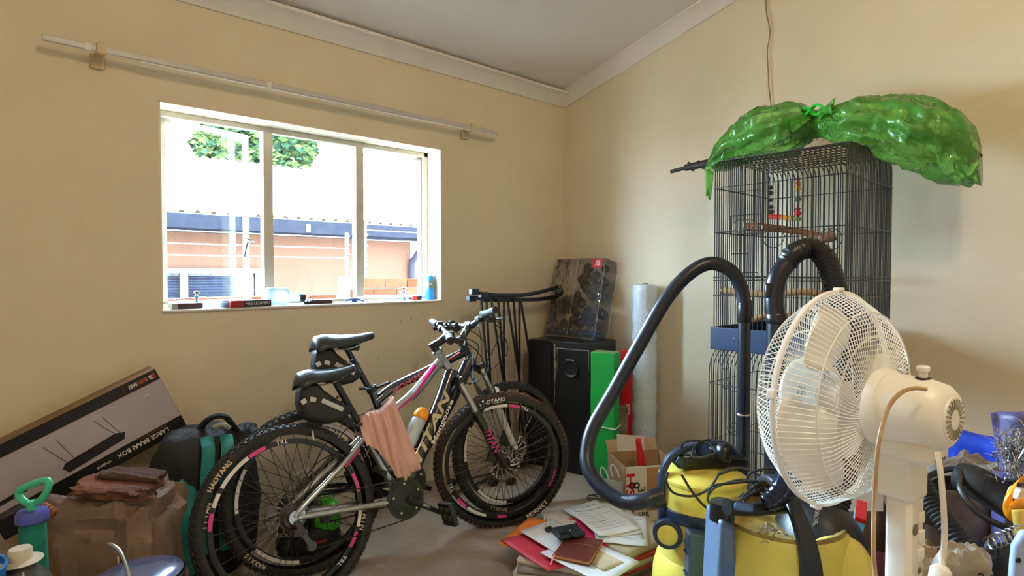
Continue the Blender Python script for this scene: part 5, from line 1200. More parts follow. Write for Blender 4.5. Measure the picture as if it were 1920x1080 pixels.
# motor housing
mo = B().lathe([(.060, -.082), (.074, -.086), (.076, -.10), (.074, -.112), (.069, -.116), (.0685, -.15), (.066, -.20), (.060, -.232), (.050, -.246), (.042, -.249)], 40, h(0, 0, -.002), Yx).obj('motor_housing', M_fan, fan, smooth=35)
B().lathe([(.042, -.2485), (.041, -.252), (.012, -.2535), (0, -.2535)], 30, h(0, 0, -.002), Yx).obj('rear_cap', M_fan, mo)
for i in range(22):
    a = 2 * pi * i / 22; B().box(h(cos(a) * .028, -.2535, sin(a) * .028 - .002), (.018, .003, .0028), Euler((0, -a, 0))).obj('vent_slot', mat('vent_dark', rgb(150, 140, 126), .8), mo, smooth=0)
B().prism([(-.045, -.10), (.045, -.10), (.050, -.205), (.038, -.225), (-.038, -.225), (-.05, -.205)], h(0, 0, -.088), (1, 0, 0), (0, 1, 0), (0, 0, .04)).obj('motor_skirt', M_fan, mo, bevel=.010)
for k in range(4): B().box(h(-.018 + .012 * k, -.2235, -.079), (.006, .006, .005)).obj('vent_slot', mat('vent_dark', rgb(92, 84, 74), .8), mo, smooth=0)
B().lathe([(.016, .058), (.016, .068), (.0, .069)], 16, h(0, -.185, -.002), (0, 0, 1)).obj('knob_well', mat('vent_dark2', rgb(70, 60, 52), .8), mo)
B().lathe([(.009, .055), (.009, .078), (.013, .081), (.014, .087), (.011, .090), (0, .090)], 16, h(0, -.185, -.002), (0, 0, 1)).obj('oscillation_knob', M_fan, mo)
# neck and pole
B().prism([(-.036, -.090), (.034, -.090), (.034, -.165), (.028, -.176), (-.030, -.176), (-.036, -.165)], h(0, -.01, -.165), (1, 0, 0), (0, 1, 0), (0, 0, .085)).obj('neck', M_fan, fan, bevel=.008)
pl = B().prism([(-.030, -.110), (.028, -.110), (.032, -.135), (.028, -.170), (-.030, -.170), (-.034, -.135)], h(0, -.01, -.98), (1, 0, 0), (0, 1, 0), (0, 0, .82)).obj('pole', M_fan, fan, bevel=.008)
B().lathe([(0, 0), (.20, 0), (.205, .008), (.19, .022), (.07, .04), (.055, .06), (0, .06)], 40, (0, -.145, 0)).obj('base', M_fan, fan)
for (x_, z_, r_) in ((-.012, -.218, .011), (.008, -.30, .007), (.012, -.485, .008)):
    B().lathe([(r_, 0), (r_ * .6, -.002), (0, -.0025)], 14, h(x_, -.1815, z_), (0, 1, 0)).obj('screw_hole', mat('hole_shade', rgb(120, 106, 88), .8), pl)
for z_ in (-.20, -.235, -.27): B().box(h(.010, -.182, z_), (.022, .006, .022)).obj('clip_slot', M_fan, pl, bevel=.002)
lb2 = B().box(h(.014, -.1822, -.56), (.036, .001, .07)).obj('rating_label', mat('label_white', rgb(226, 228, 232), .5), pl, smooth=0)
b = B(); text(b, 'LOGIK', h(.012, -.1831, -.534), (1, 0, 0), (0, 0, 1), .011, .02); b.obj('lettering', M_mark, lb2, smooth=0)
for k in range(6): B().box(h(.012, -.1829, -.548 - k * .007), (.028 - .003 * (k % 2), .0006, .0018)).obj('print_line', mat('print_grey', rgb(110, 110, 116), .6), lb2, smooth=0)
# the drive end is compact: tighten everything behind the guard
for o in list(fan.children):
    if o.name.split('.')[0] in ('motor_housing', 'neck', 'pole'):
        for q in [o] + list(o.children) + [g for c in o.children for g in c.children]:
            for v in q.data.vertices:
                if v.co.y < -.082: v.co.y = -.082 + (v.co.y + .082) * .76
# mains cord looping over the motor, with plug
M_fcord = mat('cream_cord', rgb(214, 200, 172), .45, col2=rgb(150, 104, 44), scale=9)
fo = Vector((-1.899, -2.521, 0)); fi = Matrix.Rotation(radians(9.5), 4, 'Z') @ Matrix.Translation(-fo)
def lf_(u, v, D): return fi @ atd(u, v, D)
B().tube(spline([lf_(1736, 730, 1.03), lf_(1715, 728, 1.02), lf_(1690, 736, 1.01), lf_(1668, 760, 1.0), lf_(1655, 795, .985), lf_(1646, 840, .975), lf_(1641, 900, .97), lf_(1638, 980, .965), lf_(1638, 1040, .96), lf_(1644, 1110, .95)], 8), .0036, 8).obj('mains_cord', M_fcord, fan)
pc_ = B().tube(spline([lf_(1758, 848, 1.0), lf_(1764, 890, .985), lf_(1769, 950, .975), lf_(1771, 1000, .97), lf_(1768, 1050, .965), lf_(1764, 1072, .96)], 8), .0046, 8).obj('mains_cord', mat('cream_cord_clean', rgb(220, 214, 204), .45), fan)
B().tube([lf_(1766, 1060, .962), lf_(1764, 1068, .96), lf_(1758, 1110, .955)], [.009, .016, .017], 10, flat=.7).obj('plug', M_fan, pc_)
# ------------------------------------------------------------------ heap of papers, folders and books on the floor
M_paper = mat('white_paper', rgb(226, 230, 238), .7, var=.03, scale=4)
M_paper2 = mat('cream_paper', rgb(212, 204, 190), .75, var=.05, scale=4)
M_ink = mat('print_ink', rgb(126, 134, 158), .8, var=.05)
M_rose = mat('rose_folder', rgb(206, 58, 82), .55, var=.06); M_orange = mat('orange_folder', rgb(238, 132, 52), .55); M_fuch = mat('fuchsia_folder', rgb(206, 40, 100), .5)
M_grayf = mat('grey_file', rgb(150, 148, 142), .7, var=.1); M_redf = mat('red_file', rgb(178, 44, 44), .6); M_beige = mat('beige_file', rgb(188, 172, 146), .75, var=.1); M_maroon = mat('maroon_cover', rgb(96, 22, 34), .5)
def flat(name, label, cat, u, v, z, w, d, th, ang, m, curl=0., group=None, tilt=0., roll=0., lines=0, seed=0):
    """a sheet or thin block lying on the heap; ang measured from camera-right"""
    p = onz(u, v, z); t = thing(name, label, cat, p, (tilt, roll, YAWC + ang), group)
    rs = random.Random(seed * 7 + 1)
    def f(a, c):
        x, y = (a - .5) * w, (c - .5) * d
        return Vector((x, y, th / 2 + curl * ((a - .5) ** 2 * 2 * (1 if seed % 2 else .3) + max(0, c - .7) ** 2 * 3) + .0015 * sin(7 * a + seed) * (1 if curl else 0)))
    o = B().grid(f, 9, 9).obj('sheet' if th < .003 else 'leaves', m, t, thick=th, smooth=60)
    if lines:
        for k in range(lines):
            c = .88 - .76 * k / lines + rs.uniform(-.01, .01); a0 = .1 + (.3 if rs.random() < .25 else 0); a1 = rs.choice((.9, .85, .6, .4, .88)); b = B()
            if a1 < a0 + .1: a1 = a0 + .2
            V = []; n = 6
            for i in range(n + 1):
                a = a0 + (a1 - a0) * i / n
                for dc in (-.004, .004): q = f(a, c + dc * (2.2 if k % 5 == 0 else 1)); V.append(q + Vector((0, 0, th / 2 + .0008)))
            b.add(V, [(2 * i, 2 * i + 1, 2 * i + 3, 2 * i + 2) for i in range(n)]); b.obj('print_line', M_ink, o, smooth=0)
    return t
# lower layers: stacks of files (near right and left)
stk = [(1180, 1040, .015, .34, .28, .03, .62, M_grayf, 'grey file at the bottom of the paper heap beside the vacuum'), (1185, 1036, .047, .33, .27, .012, .55, M_redf, 'red file low in the paper heap beside the vacuum'), (1178, 1028, .062, .34, .28, .022, .66, M_beige, 'thick beige file under the printed sheets'),
       (1186, 1018, .087, .33, .26, .008, .58, M_redf, 'thin red file just beneath the beige papers'), (1180, 1008, .098, .33, .27, .026, .68, M_beige, 'worn beige bundle of papers under the white sheets'),
       (1045, 1075, .012, .34, .30, .024, -.18, M_maroon, 'maroon book cover at the left foot of the paper heap'), (1050, 1062, .038, .33, .29, .022, -.28, M_paper2, 'stack of loose cream papers under the rose folder'), (1052, 1052, .062, .32, .28, .020, -.22, M_grayf, 'grey paper stack under the rose folder'), (1060, 1040, .084, .33, .29, .022, -.35, M_paper2, 'cream paper stack directly beneath the rose folder'),
       (1110, 1000, .03, .40, .36, .05, .3, M_grayf, 'wide grey stack in the middle of the paper heap'), (1115, 992, .082, .38, .34, .04, .4, M_paper2, 'wide cream stack in the middle of the paper heap')]
for i, (u, v, z, w, d, th, an, m, lab) in enumerate(stk): flat('paper_stack', lab, 'papers', u, v, z, w, d, th, an, m, seed=i, group='stacks in the paper heap')
flat('orange_folder', 'orange folder corner peeping out at the left of the paper heap', 'folder', 1010, 1005, .108, .24, .31, .003, -.5, M_orange, .004, seed=3)
flat('rose_folder', 'rose red card folder at the front left of the paper heap', 'folder', 1022, 1030, .113, .23, .32, .004, .62, M_rose, .012, seed=1)
flat('rose_folder', 'red folder edge showing behind the black wallet', 'folder', 1072, 985, .118, .20, .10, .003, .7, M_rose, .004, seed=2)
flat('fuchsia_folder', 'fuchsia folder under the white printed pages', 'folder', 1108, 1000, .121, .22, .24, .003, -.62, M_fuch, .004, seed=4)
sh = [(1152, 985, .128, -.35, 'printed sheet lowest right of the white pages'), (1168, 992, .131, -.55, 'printed sheet with blue lines at the far right of the heap'), (1140, 978, .134, -.15, 'printed sheet in the middle of the white pages'), (1122, 968, .138, .18, 'white printed form furthest back on the paper heap'), (1130, 975, .142, .02, 'large white printed statement on top of the pages')]
for i, (u, v, z, an, lab) in enumerate(sh): flat('printed_sheet', lab, 'paper', u, v, z, .21, .30, .0008, an + .35, M_paper, .012, lines=9, seed=i + 11, group='white printed sheets on the heap')
flat('plain_sheet', 'blank white sheet under the red notebook', 'paper', 1105, 1048, .130, .24, .32, .0010, .75, M_paper, .010, seed=21)
flat('plain_sheet', 'white page held by a binder clip at the left of the heap', 'paper', 1042, 1005, .134, .20, .26, .0010, .62, M_paper, .006, seed=22)
flat('tan_envelope', 'tan envelope beside the red notebook', 'envelope', 1120, 1040, .1325, .14, .22, .0015, .6, mat('tan_env', rgb(206, 190, 160), .7), .004, seed=23)
# red-brown notebook with ribbon
nb = onz(1085, 1033, .137); nbk = thing('notebook', 'reddish brown leather notebook with gilt lettering on top of the papers', 'notebook', nb, (0, 0, YAWC - .42))
B().box((0, 0, .0155), (.150, .205, .003)).box((0, 0, .0015), (.150, .205, .003)).box((-.074, 0, .0085), (.003, .205, .015)).obj('cover', mat('notebook_leather', rgb(104, 42, 32), .45, var=.12, scale=12, bump=.15), nbk, bevel=.001)
B().box((.002, 0, .0085), (.143, .197, .011)).obj('pages', mat('gilt_pages', rgb(200, 142, 92), .6), nbk)
b = B(); text(b, 'notes diary', (.01, .03, .0175), (.97, .1, 0), (-.1, .97, 0), .018, .0, .3, .075); b.obj('lettering', mat('gilt_print', rgb(206, 160, 110), .4, .3), nbk, smooth=0)
B().box((-.065, -.13, .012), (.007, .07, .001), Euler((.15, 0, .1))).obj('ribbon', mat('ribbon_pink', rgb(226, 150, 140), .6), nbk)
# black wallet with strap
wp_ = onz(1066, 1003, .158); wal = thing('wallet', 'small navy black leather wallet with a strap and stud on the notebook', 'wallet', wp_, (0, 0, YAWC + .38))
M_wal = mat('navy_leather', rgb(28, 34, 48), .4, var=.1, bump=.2, bscale=120)
B().box((0, 0, .010), (.125, .085, .018)).obj('wallet_body', M_wal, wal, bevel=.007)
B().prism([(-.063, 0.045), (.063, .045), (.05, -.012), (0, -.03), (-.05, -.012)], (0, 0, .0195), (1, 0, 0), (0, 1, 0), (0, 0, .004)).obj('flap', M_wal, wal, bevel=.0015)
B().box((.004, -.03, .022), (.024, .075, .004), Euler((.1, 0, .1))).obj('strap', M_wal, wal, bevel=.001)
B().lathe([(.006, 0), (.005, .003), (0, .004)], 12, (.0, -.012, .0245)).obj('stud', M_steel, wal)
# binder clip
bc_ = onz(1028, 993, .140); bcl = thing('binder_clip', 'black binder clip with silver arms on a white page', 'clip', bc_, (0, 0, YAWC + .55))
B().prism([(-.018, 0), (.018, 0), (.018, .003), (-.018, .003)], (0, 0, 0), (1, 0, 0), (0, 1, 0), (0, 0, .012)).prism([(0, 0), (.022, .0), (.0, .014)], (-.018, .0, 0), (0, -1, 0), (0, 0, 1), (.036, 0, 0)).obj('clip_body', M_black, bcl)
for s in (-1, 1): B().tube(spline([(-.012, .004 * s, .008), (-.009, .012 * s + .006, .045), (-.0, .014 * s + .008, .055), (.009, .012 * s + .006, .045), (.012, .004 * s, .008)], 5), .0014, 6).obj('clip_arm', M_steel, bcl)
# ------------------------------------------------------------------ things along the wall at the left
def lump(b, c, size, seed=0, amp=.1, freq=2.5, p=3.0, nu=40, nv=22, fn=None):
    """rounded-box blob with creases"""
    c = Vector(c); hx, hy, hz = (q / 2 for q in size); P = []
    def sg(t, e): return (abs(t) ** e) * (1 if t >= 0 else -1)
    e = 2. / p
    for i in range(nv + 1):
        t = -pi / 2 + pi * i / nv
        for k in range(nu):
            a = 2 * pi * k / nu; d = Vector((sg(cos(t), e) * sg(cos(a), e), sg(cos(t), e) * sg(sin(a), e), sg(sin(t), e)))
            n = nz3(d, freq, seed) * amp + .5 * amp * abs(nz3(d, freq * 2.3, seed + 4)); q = Vector((d.x * hx, d.y * hy, d.z * hz)) * (1 + n)
            if fn: q = fn(q, d)
            P.append(c + q)
    F = [(i * nu + k, i * nu + (k + 1) % nu, (i + 1) * nu + (k + 1) % nu, (i + 1) * nu + k) for i in range(nv) for k in range(nu)]
    return b.add(P, F)
# --- long printed carton leaning on the wall
ang = radians(24.2); bxT = .10
cr_ = ony(352, 800, -.15); L_, H_ = .70, .293
bbx = thing('braai_carton', 'long grey and black printed carton tilted against the wall under the window', 'carton', (cr_.x, -.15, cr_.z), (0, -ang, 0))
M_cg = mat('carton_grey_print', rgb(190, 180, 190), .5, col2=rgb(160, 150, 158), scale=2.5); M_cb = mat('carton_black_print', rgb(22, 19, 22), .45); M_side = mat('carton_side_tan', rgb(120, 100, 80), .7, col2=rgb(150, 112, 60), scale=4)
B().box((-L_ / 2, bxT / 2, H_ / 2), (L_, bxT, H_)).obj('carton_body', M_side, bbx, bevel=.002)
fy = -.0012
def dec(name, x0, x1, z0, z1, m, y=fy): return B().box(((x0 + x1) / 2, y, (z0 + z1) / 2), (x1 - x0, .0008, z1 - z0)).obj(name, m, bbx, smooth=0)
dec('printed_panel', -L_ + .002, -.002, .062, H_ - .047, M_cg); dec('printed_band', -L_ + .002, -.002, .002, .062, M_cb); dec('printed_band', -L_ + .002, -.002, H_ - .047, H_ - .002, M_cb)
dec('red_line', -.135, -.133, H_ - .046, H_ - .004, M_redf, fy - .0006); dec('red_line', -L_ + .003, -.003, H_ - .0485, H_ - .047, mat('dark_red_print', rgb(110, 40, 36), .5), fy - .0006)
def inv(b, txt, x, z, size, w=None, bold=.02, y=fy - .001): return text(b, txt, (x, y, z), (-1, 0, 0), (0, 0, -1), size, bold, 0, w)
b = B(); inv(b, 'LARGE BRAAI BOX', -.165, .036, .026, .20); b.obj('lettering', M_whitetext, bbx, smooth=0)
b = B(); inv(b, '19"x20CM', -.315, .034, .013, .05); b.obj('lettering', M_whitetext, bbx, smooth=0)
b = B(); inv(b, 'CHARCOAL FOLDING BRAAI', -.12, .054, .008, .11, 0.); b.obj('lettering', mat('red_print_dim', rgb(150, 90, 80), .6), bbx, smooth=0)
b = B(); inv(b, 'BUSH', -.062, H_ - .024, .022, .036); b.obj('lettering', mat('orange_print', rgb(206, 104, 50), .5), bbx, smooth=0)
b = B(); inv(b, 'BABY', -.100, H_ - .024, .022, .034); b.obj('lettering', M_whitetext, bbx, smooth=0)
b = B(); inv(b, 'B', -.030, H_ - .024, .024); b.obj('lettering', M_whitetext, bbx, smooth=0)
dec('logo_block', -.022, -.012, H_ - .036, H_ - .012, M_redf, fy - .0006)
# printed pictures of the folding grill
def grill(x, z):
    b = B().prism([(-.105, -.006), (.10, -.004), (.115, .02), (.085, .036), (-.10, .034), (-.115, .02)], (x, fy - .0004, z), (cos(.06), 0, sin(.06)), (-sin(.06), 0, cos(.06)), (0, -.0006, 0)); o = b.obj('printed_picture', mat('grill_print', rgb(30, 27, 36), .5), bbx, smooth=0)
    for (x0, x1) in ((-.095, -.130), (-.068, -.085), (.085, .045), (.098, .075)):
        B().tube([(x + x0, fy - .001, z + .03), (x + x1, fy - .001, z + .125)], .003, 4, flat=.3).obj('printed_leg', mat('leg_print', rgb(64, 62, 78), .5), o)
    B().prism([(-.10, -.012), (.10, -.010), (.10, -.006), (-.10, -.008)], (x, fy - .0004, z), (1, 0, 0), (0, 0, 1), (0, -.0005, 0)).obj('printed_edge', mat('edge_print', rgb(176, 170, 172), .5), o, smooth=0)
grill(-.315, .085)
o = B().prism([(-.05, 0), (.05, .004), (.055, .02), (-.05, .016)], (-.60, fy - .0004, .085), (1, 0, 0), (0, 0, 1), (0, -.0006, 0)).obj('printed_picture', mat('grill_print', rgb(30, 27, 36), .5), bbx, smooth=0)
b = B(); text(b, '>.<', (-.075, fy - .001, H_ - .085), (-1, 0, 0), (0, 0, -1), .014); b.obj('lettering', M_whitetext, bbx, smooth=0)
# carton that holds it up, hidden behind the sack
cu = thing('plain_carton', 'plain brown carton behind the sack propping up the long printed box', 'carton', (-2.93, -.13, 0)); B().box((0, 0, .165), (.46, .20, .33)).obj('carton_body', M_card, cu, bevel=.003); B().box((0, 0, .3305), (.44, .035, .001)).obj('tape', mat('tape_brown', rgb(176, 132, 92), .35), cu, smooth=0)
# --- backpack
M_teal = mat('teal_nylon', rgb(24, 128, 124), .6, var=.18, scale=7, bump=.3, bscale=60); M_bpk = mat('backpack_black', rgb(26, 28, 30), .65, var=.25, scale=6, bump=.35, bscale=50)
bpx = Vector((-2.535, -.27, 0)); bp = thing('backpack', 'black and teal backpack slumped against the wall behind the bike wheel', 'backpack', bpx, (0, 0, radians(-14)))
def pull(q, d):
    k = max(0, (q.z / .30)); q.x *= 1 - .12 * k; return q
b = B(); lump(b, (0, 0, .31), (.42, .27, .62), 3, .12, 2.2, 3.2, fn=pull); b.obj('main_body', M_bpk, bp, smooth=70)
b = B(); lump(b, (-.10, -.115, .24), (.21, .13, .40), 8, .18, 2.4, 2.6); b.obj('teal_pocket', M_teal, bp, smooth=70)
for x0 in (.015, .085):
    Q = spline([(x0, -.10, .60), (x0 + .004, -.155, .55), (x0 - .004, -.172, .42), (x0 - .008, -.175, .28), (x0 - .006, -.165, .15)], 6)
    B().tube(Q, .024, 8, flat=.22).obj('teal_strap', M_teal, bp)
B().tube(spline([(-.02, -.02, .60), (.02, -.05, .66), (.08, -.06, .67), (.13, -.04, .60)], 6), .020, 8, flat=.6).obj('top_handle', M_bpk, bp)
B().tube(spline([(.04, -.09, .635), (.07, -.10, .645), (.10, -.09, .625)], 5), .009, 7).obj('grey_loop', mat('grey_webbing', rgb(150, 152, 146), .7), bp)
b = B(); lump(b, (.165, -.02, .56), (.10, .12, .12), 5, .25, 2, 2.2); b.obj('side_bulge', M_bpk, bp, smooth=70)
B().box((-.02, -.168, .37), (.008, .003, .03)).obj('red_tag', M_redf, bp)
# --- crumpled brown sack with torn top
M_sack = mat('brown_sack', rgb(150, 122, 98), .75, col2=rgb(98, 78, 64), scale=4, bump=.4, bscale=25)
sk = thing('paper_sack', 'crumpled brown paper sack in front of the long printed carton', 'sack', (-2.86, -.47, 0), (0, 0, radians(-40)))
def crum(q, d):
    vd = mnoise.voronoi(d * 1.7 + Vector((3, 1, 7)))[0]; f = .20 * max(0, 1 - 2.6 * (vd[1] - vd[0])) - .10 * vd[0] + abs(nz3(d, 5.5, 2)) * .06; q = q * (1 - f); q.z = q.z if q.z < .2 else .2 + (q.z - .2) * .8
    return q
b = B(); lump(b, (0, 0, .25), (.38, .30, .54), 12, .16, 1.6, 5.0, 72, 40, crum); b.obj('sack_body', M_sack, sk, smooth=24)
b = B(); b.prism([(-.07, -.11), (.03, .015), (.05, .10), (.045, .02), (.075, -.01), (.03, -.03), (-.03, -.09)], (.05, -.140, .22), (1, 0, 0), (0, 0, 1), (0, -.012, 0)); b.obj('tear', mat('tear_dark', rgb(24, 18, 16), .9), sk, smooth=0)
B().tube(spline([(.085, -.153, .32), (.09, -.153, .25), (.105, -.153, .21), (.13, -.152, .205)], 5), .003, 5).obj('torn_edge', M_paper2, sk)
bk = thing('bark_piece', 'rust brown slab of bark lying on top of the paper sack', 'bark', (-2.87, -.53, .50), (radians(8), radians(4), radians(-42)))
b = B(); lump(b, (0, 0, .022), (.26, .13, .035), 21, .28, 3, 4, 40, 12); b.obj('bark_slab', mat('rust_bark', rgb(132, 78, 52), .9, col2=rgb(78, 44, 32), scale=12, bump=.6, bscale=50), bk, smooth=25)
b = B(); lump(b, (.02, .04, .045), (.22, .07, .03), 25, .3, 3, 4, 32, 10); b.obj('bark_flake', mat('dark_bark', rgb(74, 46, 36), .9, bump=.6), bk, smooth=25)
# --- green hand pump
pmx = onz(62, 1075, .15); D_ = 1.85
ph = atd(60, 945, 1.78); pm = thing('hand_pump', 'teal green hand pump with a mint loop handle at the far left', 'pump', (ph.x, ph.y, 0), (0, 0, YAWC))
zc = ph.z
B().lathe([(0, .0), (.045, .0), (.047, .01), (.034, zc - .06), (.033, zc - .04)], 26).obj('pump_barrel', mat('pump_teal', rgb(24, 128, 110), .6, var=.22, scale=26), pm)
B().lathe([(.036, zc - .055), (.042, zc - .05), (.042, zc - .028), (.036, zc - .018), (.0, zc - .016)], 26).obj('pump_collar', mat('pump_violet', rgb(78, 84, 168), .45, var=.1), pm)
hp_ = spline([(.0, 0, zc - .005), (-.032, 0, zc + .015), (-.038, 0, zc + .04), (.005, 0, zc + .062), (.045, 0, zc + .072), (.052, 0, zc + .055), (.034, 0, zc + .02), (.008, 0, zc + .0)], 6)
M_mint = mat('mint_plastic', rgb(74, 196, 150), .4, var=.06)
B().tube(hp_, .0105, 10).tube([(.0, 0, zc - .02), (.0, 0, zc + .01)], .014, 12).obj('pump_handle', M_mint, pm)
# --- scrubbing brush, bottle, pot lid
br_ = atd(80, 952, 1.86); bh = thing('pine_cone', 'small orange brown pine cone tucked behind the hand pump', 'cone', br_, (0, radians(24), YAWC))
for k in range(6): B().lathe([(.006, 0), (.020 - .0016 * abs(k - 2.5) * 2, .004), (.017 - .001 * abs(k - 2), .012), (.005, .014)], 12, (-.03 + k * .012, 0, 0), (1, 0, 0)).obj('cone_scale_ring', mat('cone_orange', rgb(150, 88, 48), .8, var=.3, scale=60), bh)
cs_ = thing('carton_stub', 'small black carton corner with white letters beside the pump', 'carton', atd(30, 975, 2.02), (0, -ang, radians(-6))); B().box((0, 0, 0), (.09, .08, .07)).obj('carton_body', M_cb, cs_, bevel=.002)
b = B(); inv(b, 'BR', .025, .0, .03, None, .02, -.041); b.obj('lettering', M_whitetext, cs_, smooth=0)
bt_ = atd(38, 1042, 1.62); pb = thing('plastic_bottle', 'cloudy plastic jug with a cream screw cap at the bottom left corner', 'bottle', (bt_.x, bt_.y, 0), (0, 0, YAWC)); zz = bt_.z
B().lathe([(0, 0), (.085, 0), (.09, .02), (.09, zz - .16), (.085, zz - .11), (.06, zz - .06), (.030, zz - .03), (.024, zz - .012)], 30).obj('jug_body', film('cloudy_plastic', (.60, .62, .58), .55, .15, col2=(.16, .17, .155)), pb)
B().lathe([(.050, zz - .016), (.052, zz - .013), (.028, zz - .010), (.027, zz + .018), (.024, zz + .022), (0, zz + .022)], 26).obj('screw_cap', mat('cream_cap', rgb(206, 194, 172), .5), pb)
bl_o = atd(0, 1078, 1.5); blu = thing('blue_bucket', 'bright blue bucket rim at the very bottom left corner', 'bucket', (bl_o.x - .10, bl_o.y + .09, 0), (0, 0, 0)); B().lathe([(.09, 0), (.115, bl_o.z - .02), (.12, bl_o.z), (.112, bl_o.z), (.085, .01), (0, .01)], 28).obj('bucket_wall', mat('bright_blue_plastic', rgb(40, 120, 200), .4), blu)
pt_ = atd(262, 1100, 1.70); pot = thing('enamel_pot', 'dark blue enamel pot with a bent wire handle before the sack', 'pot', (pt_.x, pt_.y, 0), (0, 0, YAWC)); pz = pt_.z + .035
M_en = mat('enamel_blue_black', rgb(30, 32, 52), .2, var=.1, clear=.6)
B().lathe([(0, .0), (.10, .0), (.112, .02), (.115, pz - .01), (.121, pz - .002), (.118, pz + .002), (.110, pz - .006), (.105, .02), (0, .012)], 40).obj('pot_wall', M_en, pot)
B().lathe([(.108, pz - .004), (.112, pz + .004), (.09, pz + .014), (.03, pz + .020), (0, pz + .021)], 40).obj('pot_lid', mat('lid_lilac', rgb(92, 98, 130), .18, .3, clear=.5), pot)
q0 = Matrix.Rotation(-YAWC, 4, 'Z') @ (atd(204, 1020, 1.70) - Vector((pt_.x, pt_.y, 0))); q1 = Matrix.Rotation(-YAWC, 4, 'Z') @ (atd(243, 1082, 1.62) - Vector((pt_.x, pt_.y, 0)))
B().tube(spline([q0 + Vector((.0, .06, -.06)), q0, q0.lerp(q1, .35) + Vector((.012, 0, .012)), q1, q1 + Vector((.004, -.005, -.05))], 6), .0045, 8).obj('wire_handle', M_steel, pot)
# green bag seen through the rear wheel
gb_p = atd(600, 985, 2.72); gb = thing('green_carrier_bag', 'bright green plastic bag on the floor seen through the rear bike wheel', 'bag', (gb_p.x, gb_p.y, 0), (0, 0, YAWC))
b = B(); lump(b, (0, 0, .115), (.17, .10, .23), 31, .25, 2.5, 2.6); b.obj('bag_body', mat('lime_plastic', rgb(84, 196, 52), .35, var=.12, scale=12), gb, smooth=35)
b = B(); lump(b, (-.02, -.045, .10), (.03, .03, .20), 33, .2, 2, 2.6); b.obj('bag_fold', mat('shoe_black', rgb(30, 32, 28), .6), gb, smooth=40)
ds = atd(575, 870, 2.62); shp = thing('dark_shoe', 'black boot with a red flash standing behind the rear wheels', 'shoe', (ds.x + .02, ds.y + .03, 0), (0, 0, radians(-10)))
b = B(); lump(b, (0, 0, .06), (.28, .10, .11), 41, .12, 2, 3); b.obj('boot_foot', M_bagf, shp, smooth=60)
b = B(); lump(b, (-.07, 0, .17), (.12, .10, .22), 42, .12, 2, 3); b.obj('boot_shaft', M_bagf, shp, smooth=60)
B().box((.02, -.053, .06), (.09, .004, .012)).obj('red_flash', M_redf, shp, bevel=.001)
# ------------------------------------------------------------------ clutter at the bottom right
def here(u, v, D): return atd(u, v, D)
# --- open carton with books between vacuum and fan pole
bq = atd(1588, 1000, 2.06); bxx = thing('book_carton', 'open brown carton holding books between the low vacuum and the fan pole', 'carton', (bq.x, bq.y, 0), (0, 0, YAWC + .45))
zt_ = .50
for c_, s_ in (((.13, .0, zt_ / 2), (.26, .004, zt_)), ((.13, .20, zt_ / 2), (.26, .004, zt_ )), ((0, .10, zt_ / 2), (.004, .20, zt_)), ((.26, .10, zt_ / 2), (.004, .20, zt_))): B().box(c_, s_).obj('carton_side', M_card, bxx, smooth=0)
B().box((.13, .10, .004), (.25, .19, .006)).obj('carton_bottom', M_card, bxx, smooth=0)
B().box((.20, -.035, zt_ - .03), (.13, .003, .10), Euler((-.7, 0, 0))).obj('carton_flap', M_card, bxx, smooth=0)
Mq = Matrix.Translation((bq.x, bq.y, 0)) @ Matrix.Rotation(YAWC + .45, 4, 'Z')
for i, (x_, c_, hh, lab) in enumerate(((.05, (70, 150, 60), .53, 'green book standing at the back of the brown carton'), (.09, (206, 110, 60), .545, 'orange book standing in the brown carton'), (.13, (222, 214, 198), .53, 'cream book standing in the brown carton'))):
    bo_ = thing('book', lab, 'book', Mq @ Vector((x_, .10, .008)), (0, radians(3), YAWC + .45), 'books in the brown carton'); B().box((0, 0, hh / 2), (.022, .17, hh)).obj('book_cover', mat('book_%d' % i, rgb(*c_), .5), bo_, bevel=.002); B().box((.0, .003, hh / 2 + .001), (.017, .168, hh - .004)).obj('pages', M_paper2, bo_, smooth=0)
ub = atd(1592, 995, 1.86); ubk = thing('comic_book', 'light blue comic book with dark blue lettering beside the fan pole', 'book', (ub.x, ub.y, ub.z - .11), (0, radians(10), YAWC - radians(32)))
B().box((0, 0, .08), (.028, .16, .20)).obj('book_cover', mat('sky_blue_cover', rgb(120, 190, 226), .45), ubk, bevel=.002); B().box((0, 0, .182), (.029, .162, .014)).obj('red_band', M_red, ubk, bevel=.001)
b = B(); text(b, 'UDERZO', (0, -.0815, .075), (0, 0, -1), (1, 0, 0), .032, .03, 0, .15); b.obj('lettering', mat('dark_blue_print', rgb(20, 40, 120), .5), ubk, smooth=0)
cst = thing('storage_crate', 'maroon plastic crate on the floor under the comic book', 'crate', (ub.x, ub.y, 0), (0, 0, YAWC - radians(32))); B().box((.02, .04, (ub.z - .115) / 2), (.20, .26, ub.z - .115)).obj('crate_body', mat('maroon_plastic', rgb(74, 18, 28), .5), cst, bevel=.01); B().box((.02, .04, ub.z - .122), (.21, .27, .012)).obj('crate_rim', mat('maroon_plastic', rgb(74, 18, 28), .5), cst, bevel=.003)
ws_ = atd(1618, 915, 1.98); wsh = thing('white_card', 'white card sheet poking up behind the fan pole', 'card', (ws_.x, ws_.y, ws_.z - .08), (radians(-8), 0, YAWC)); B().prism([(-.06, 0), (.07, 0), (.08, .14), (.0, .14)], (0, 0, 0), (1, 0, 0), (0, 0, 1), (0, .002, 0)).obj('card_sheet', M_paper, wsh, smooth=0)
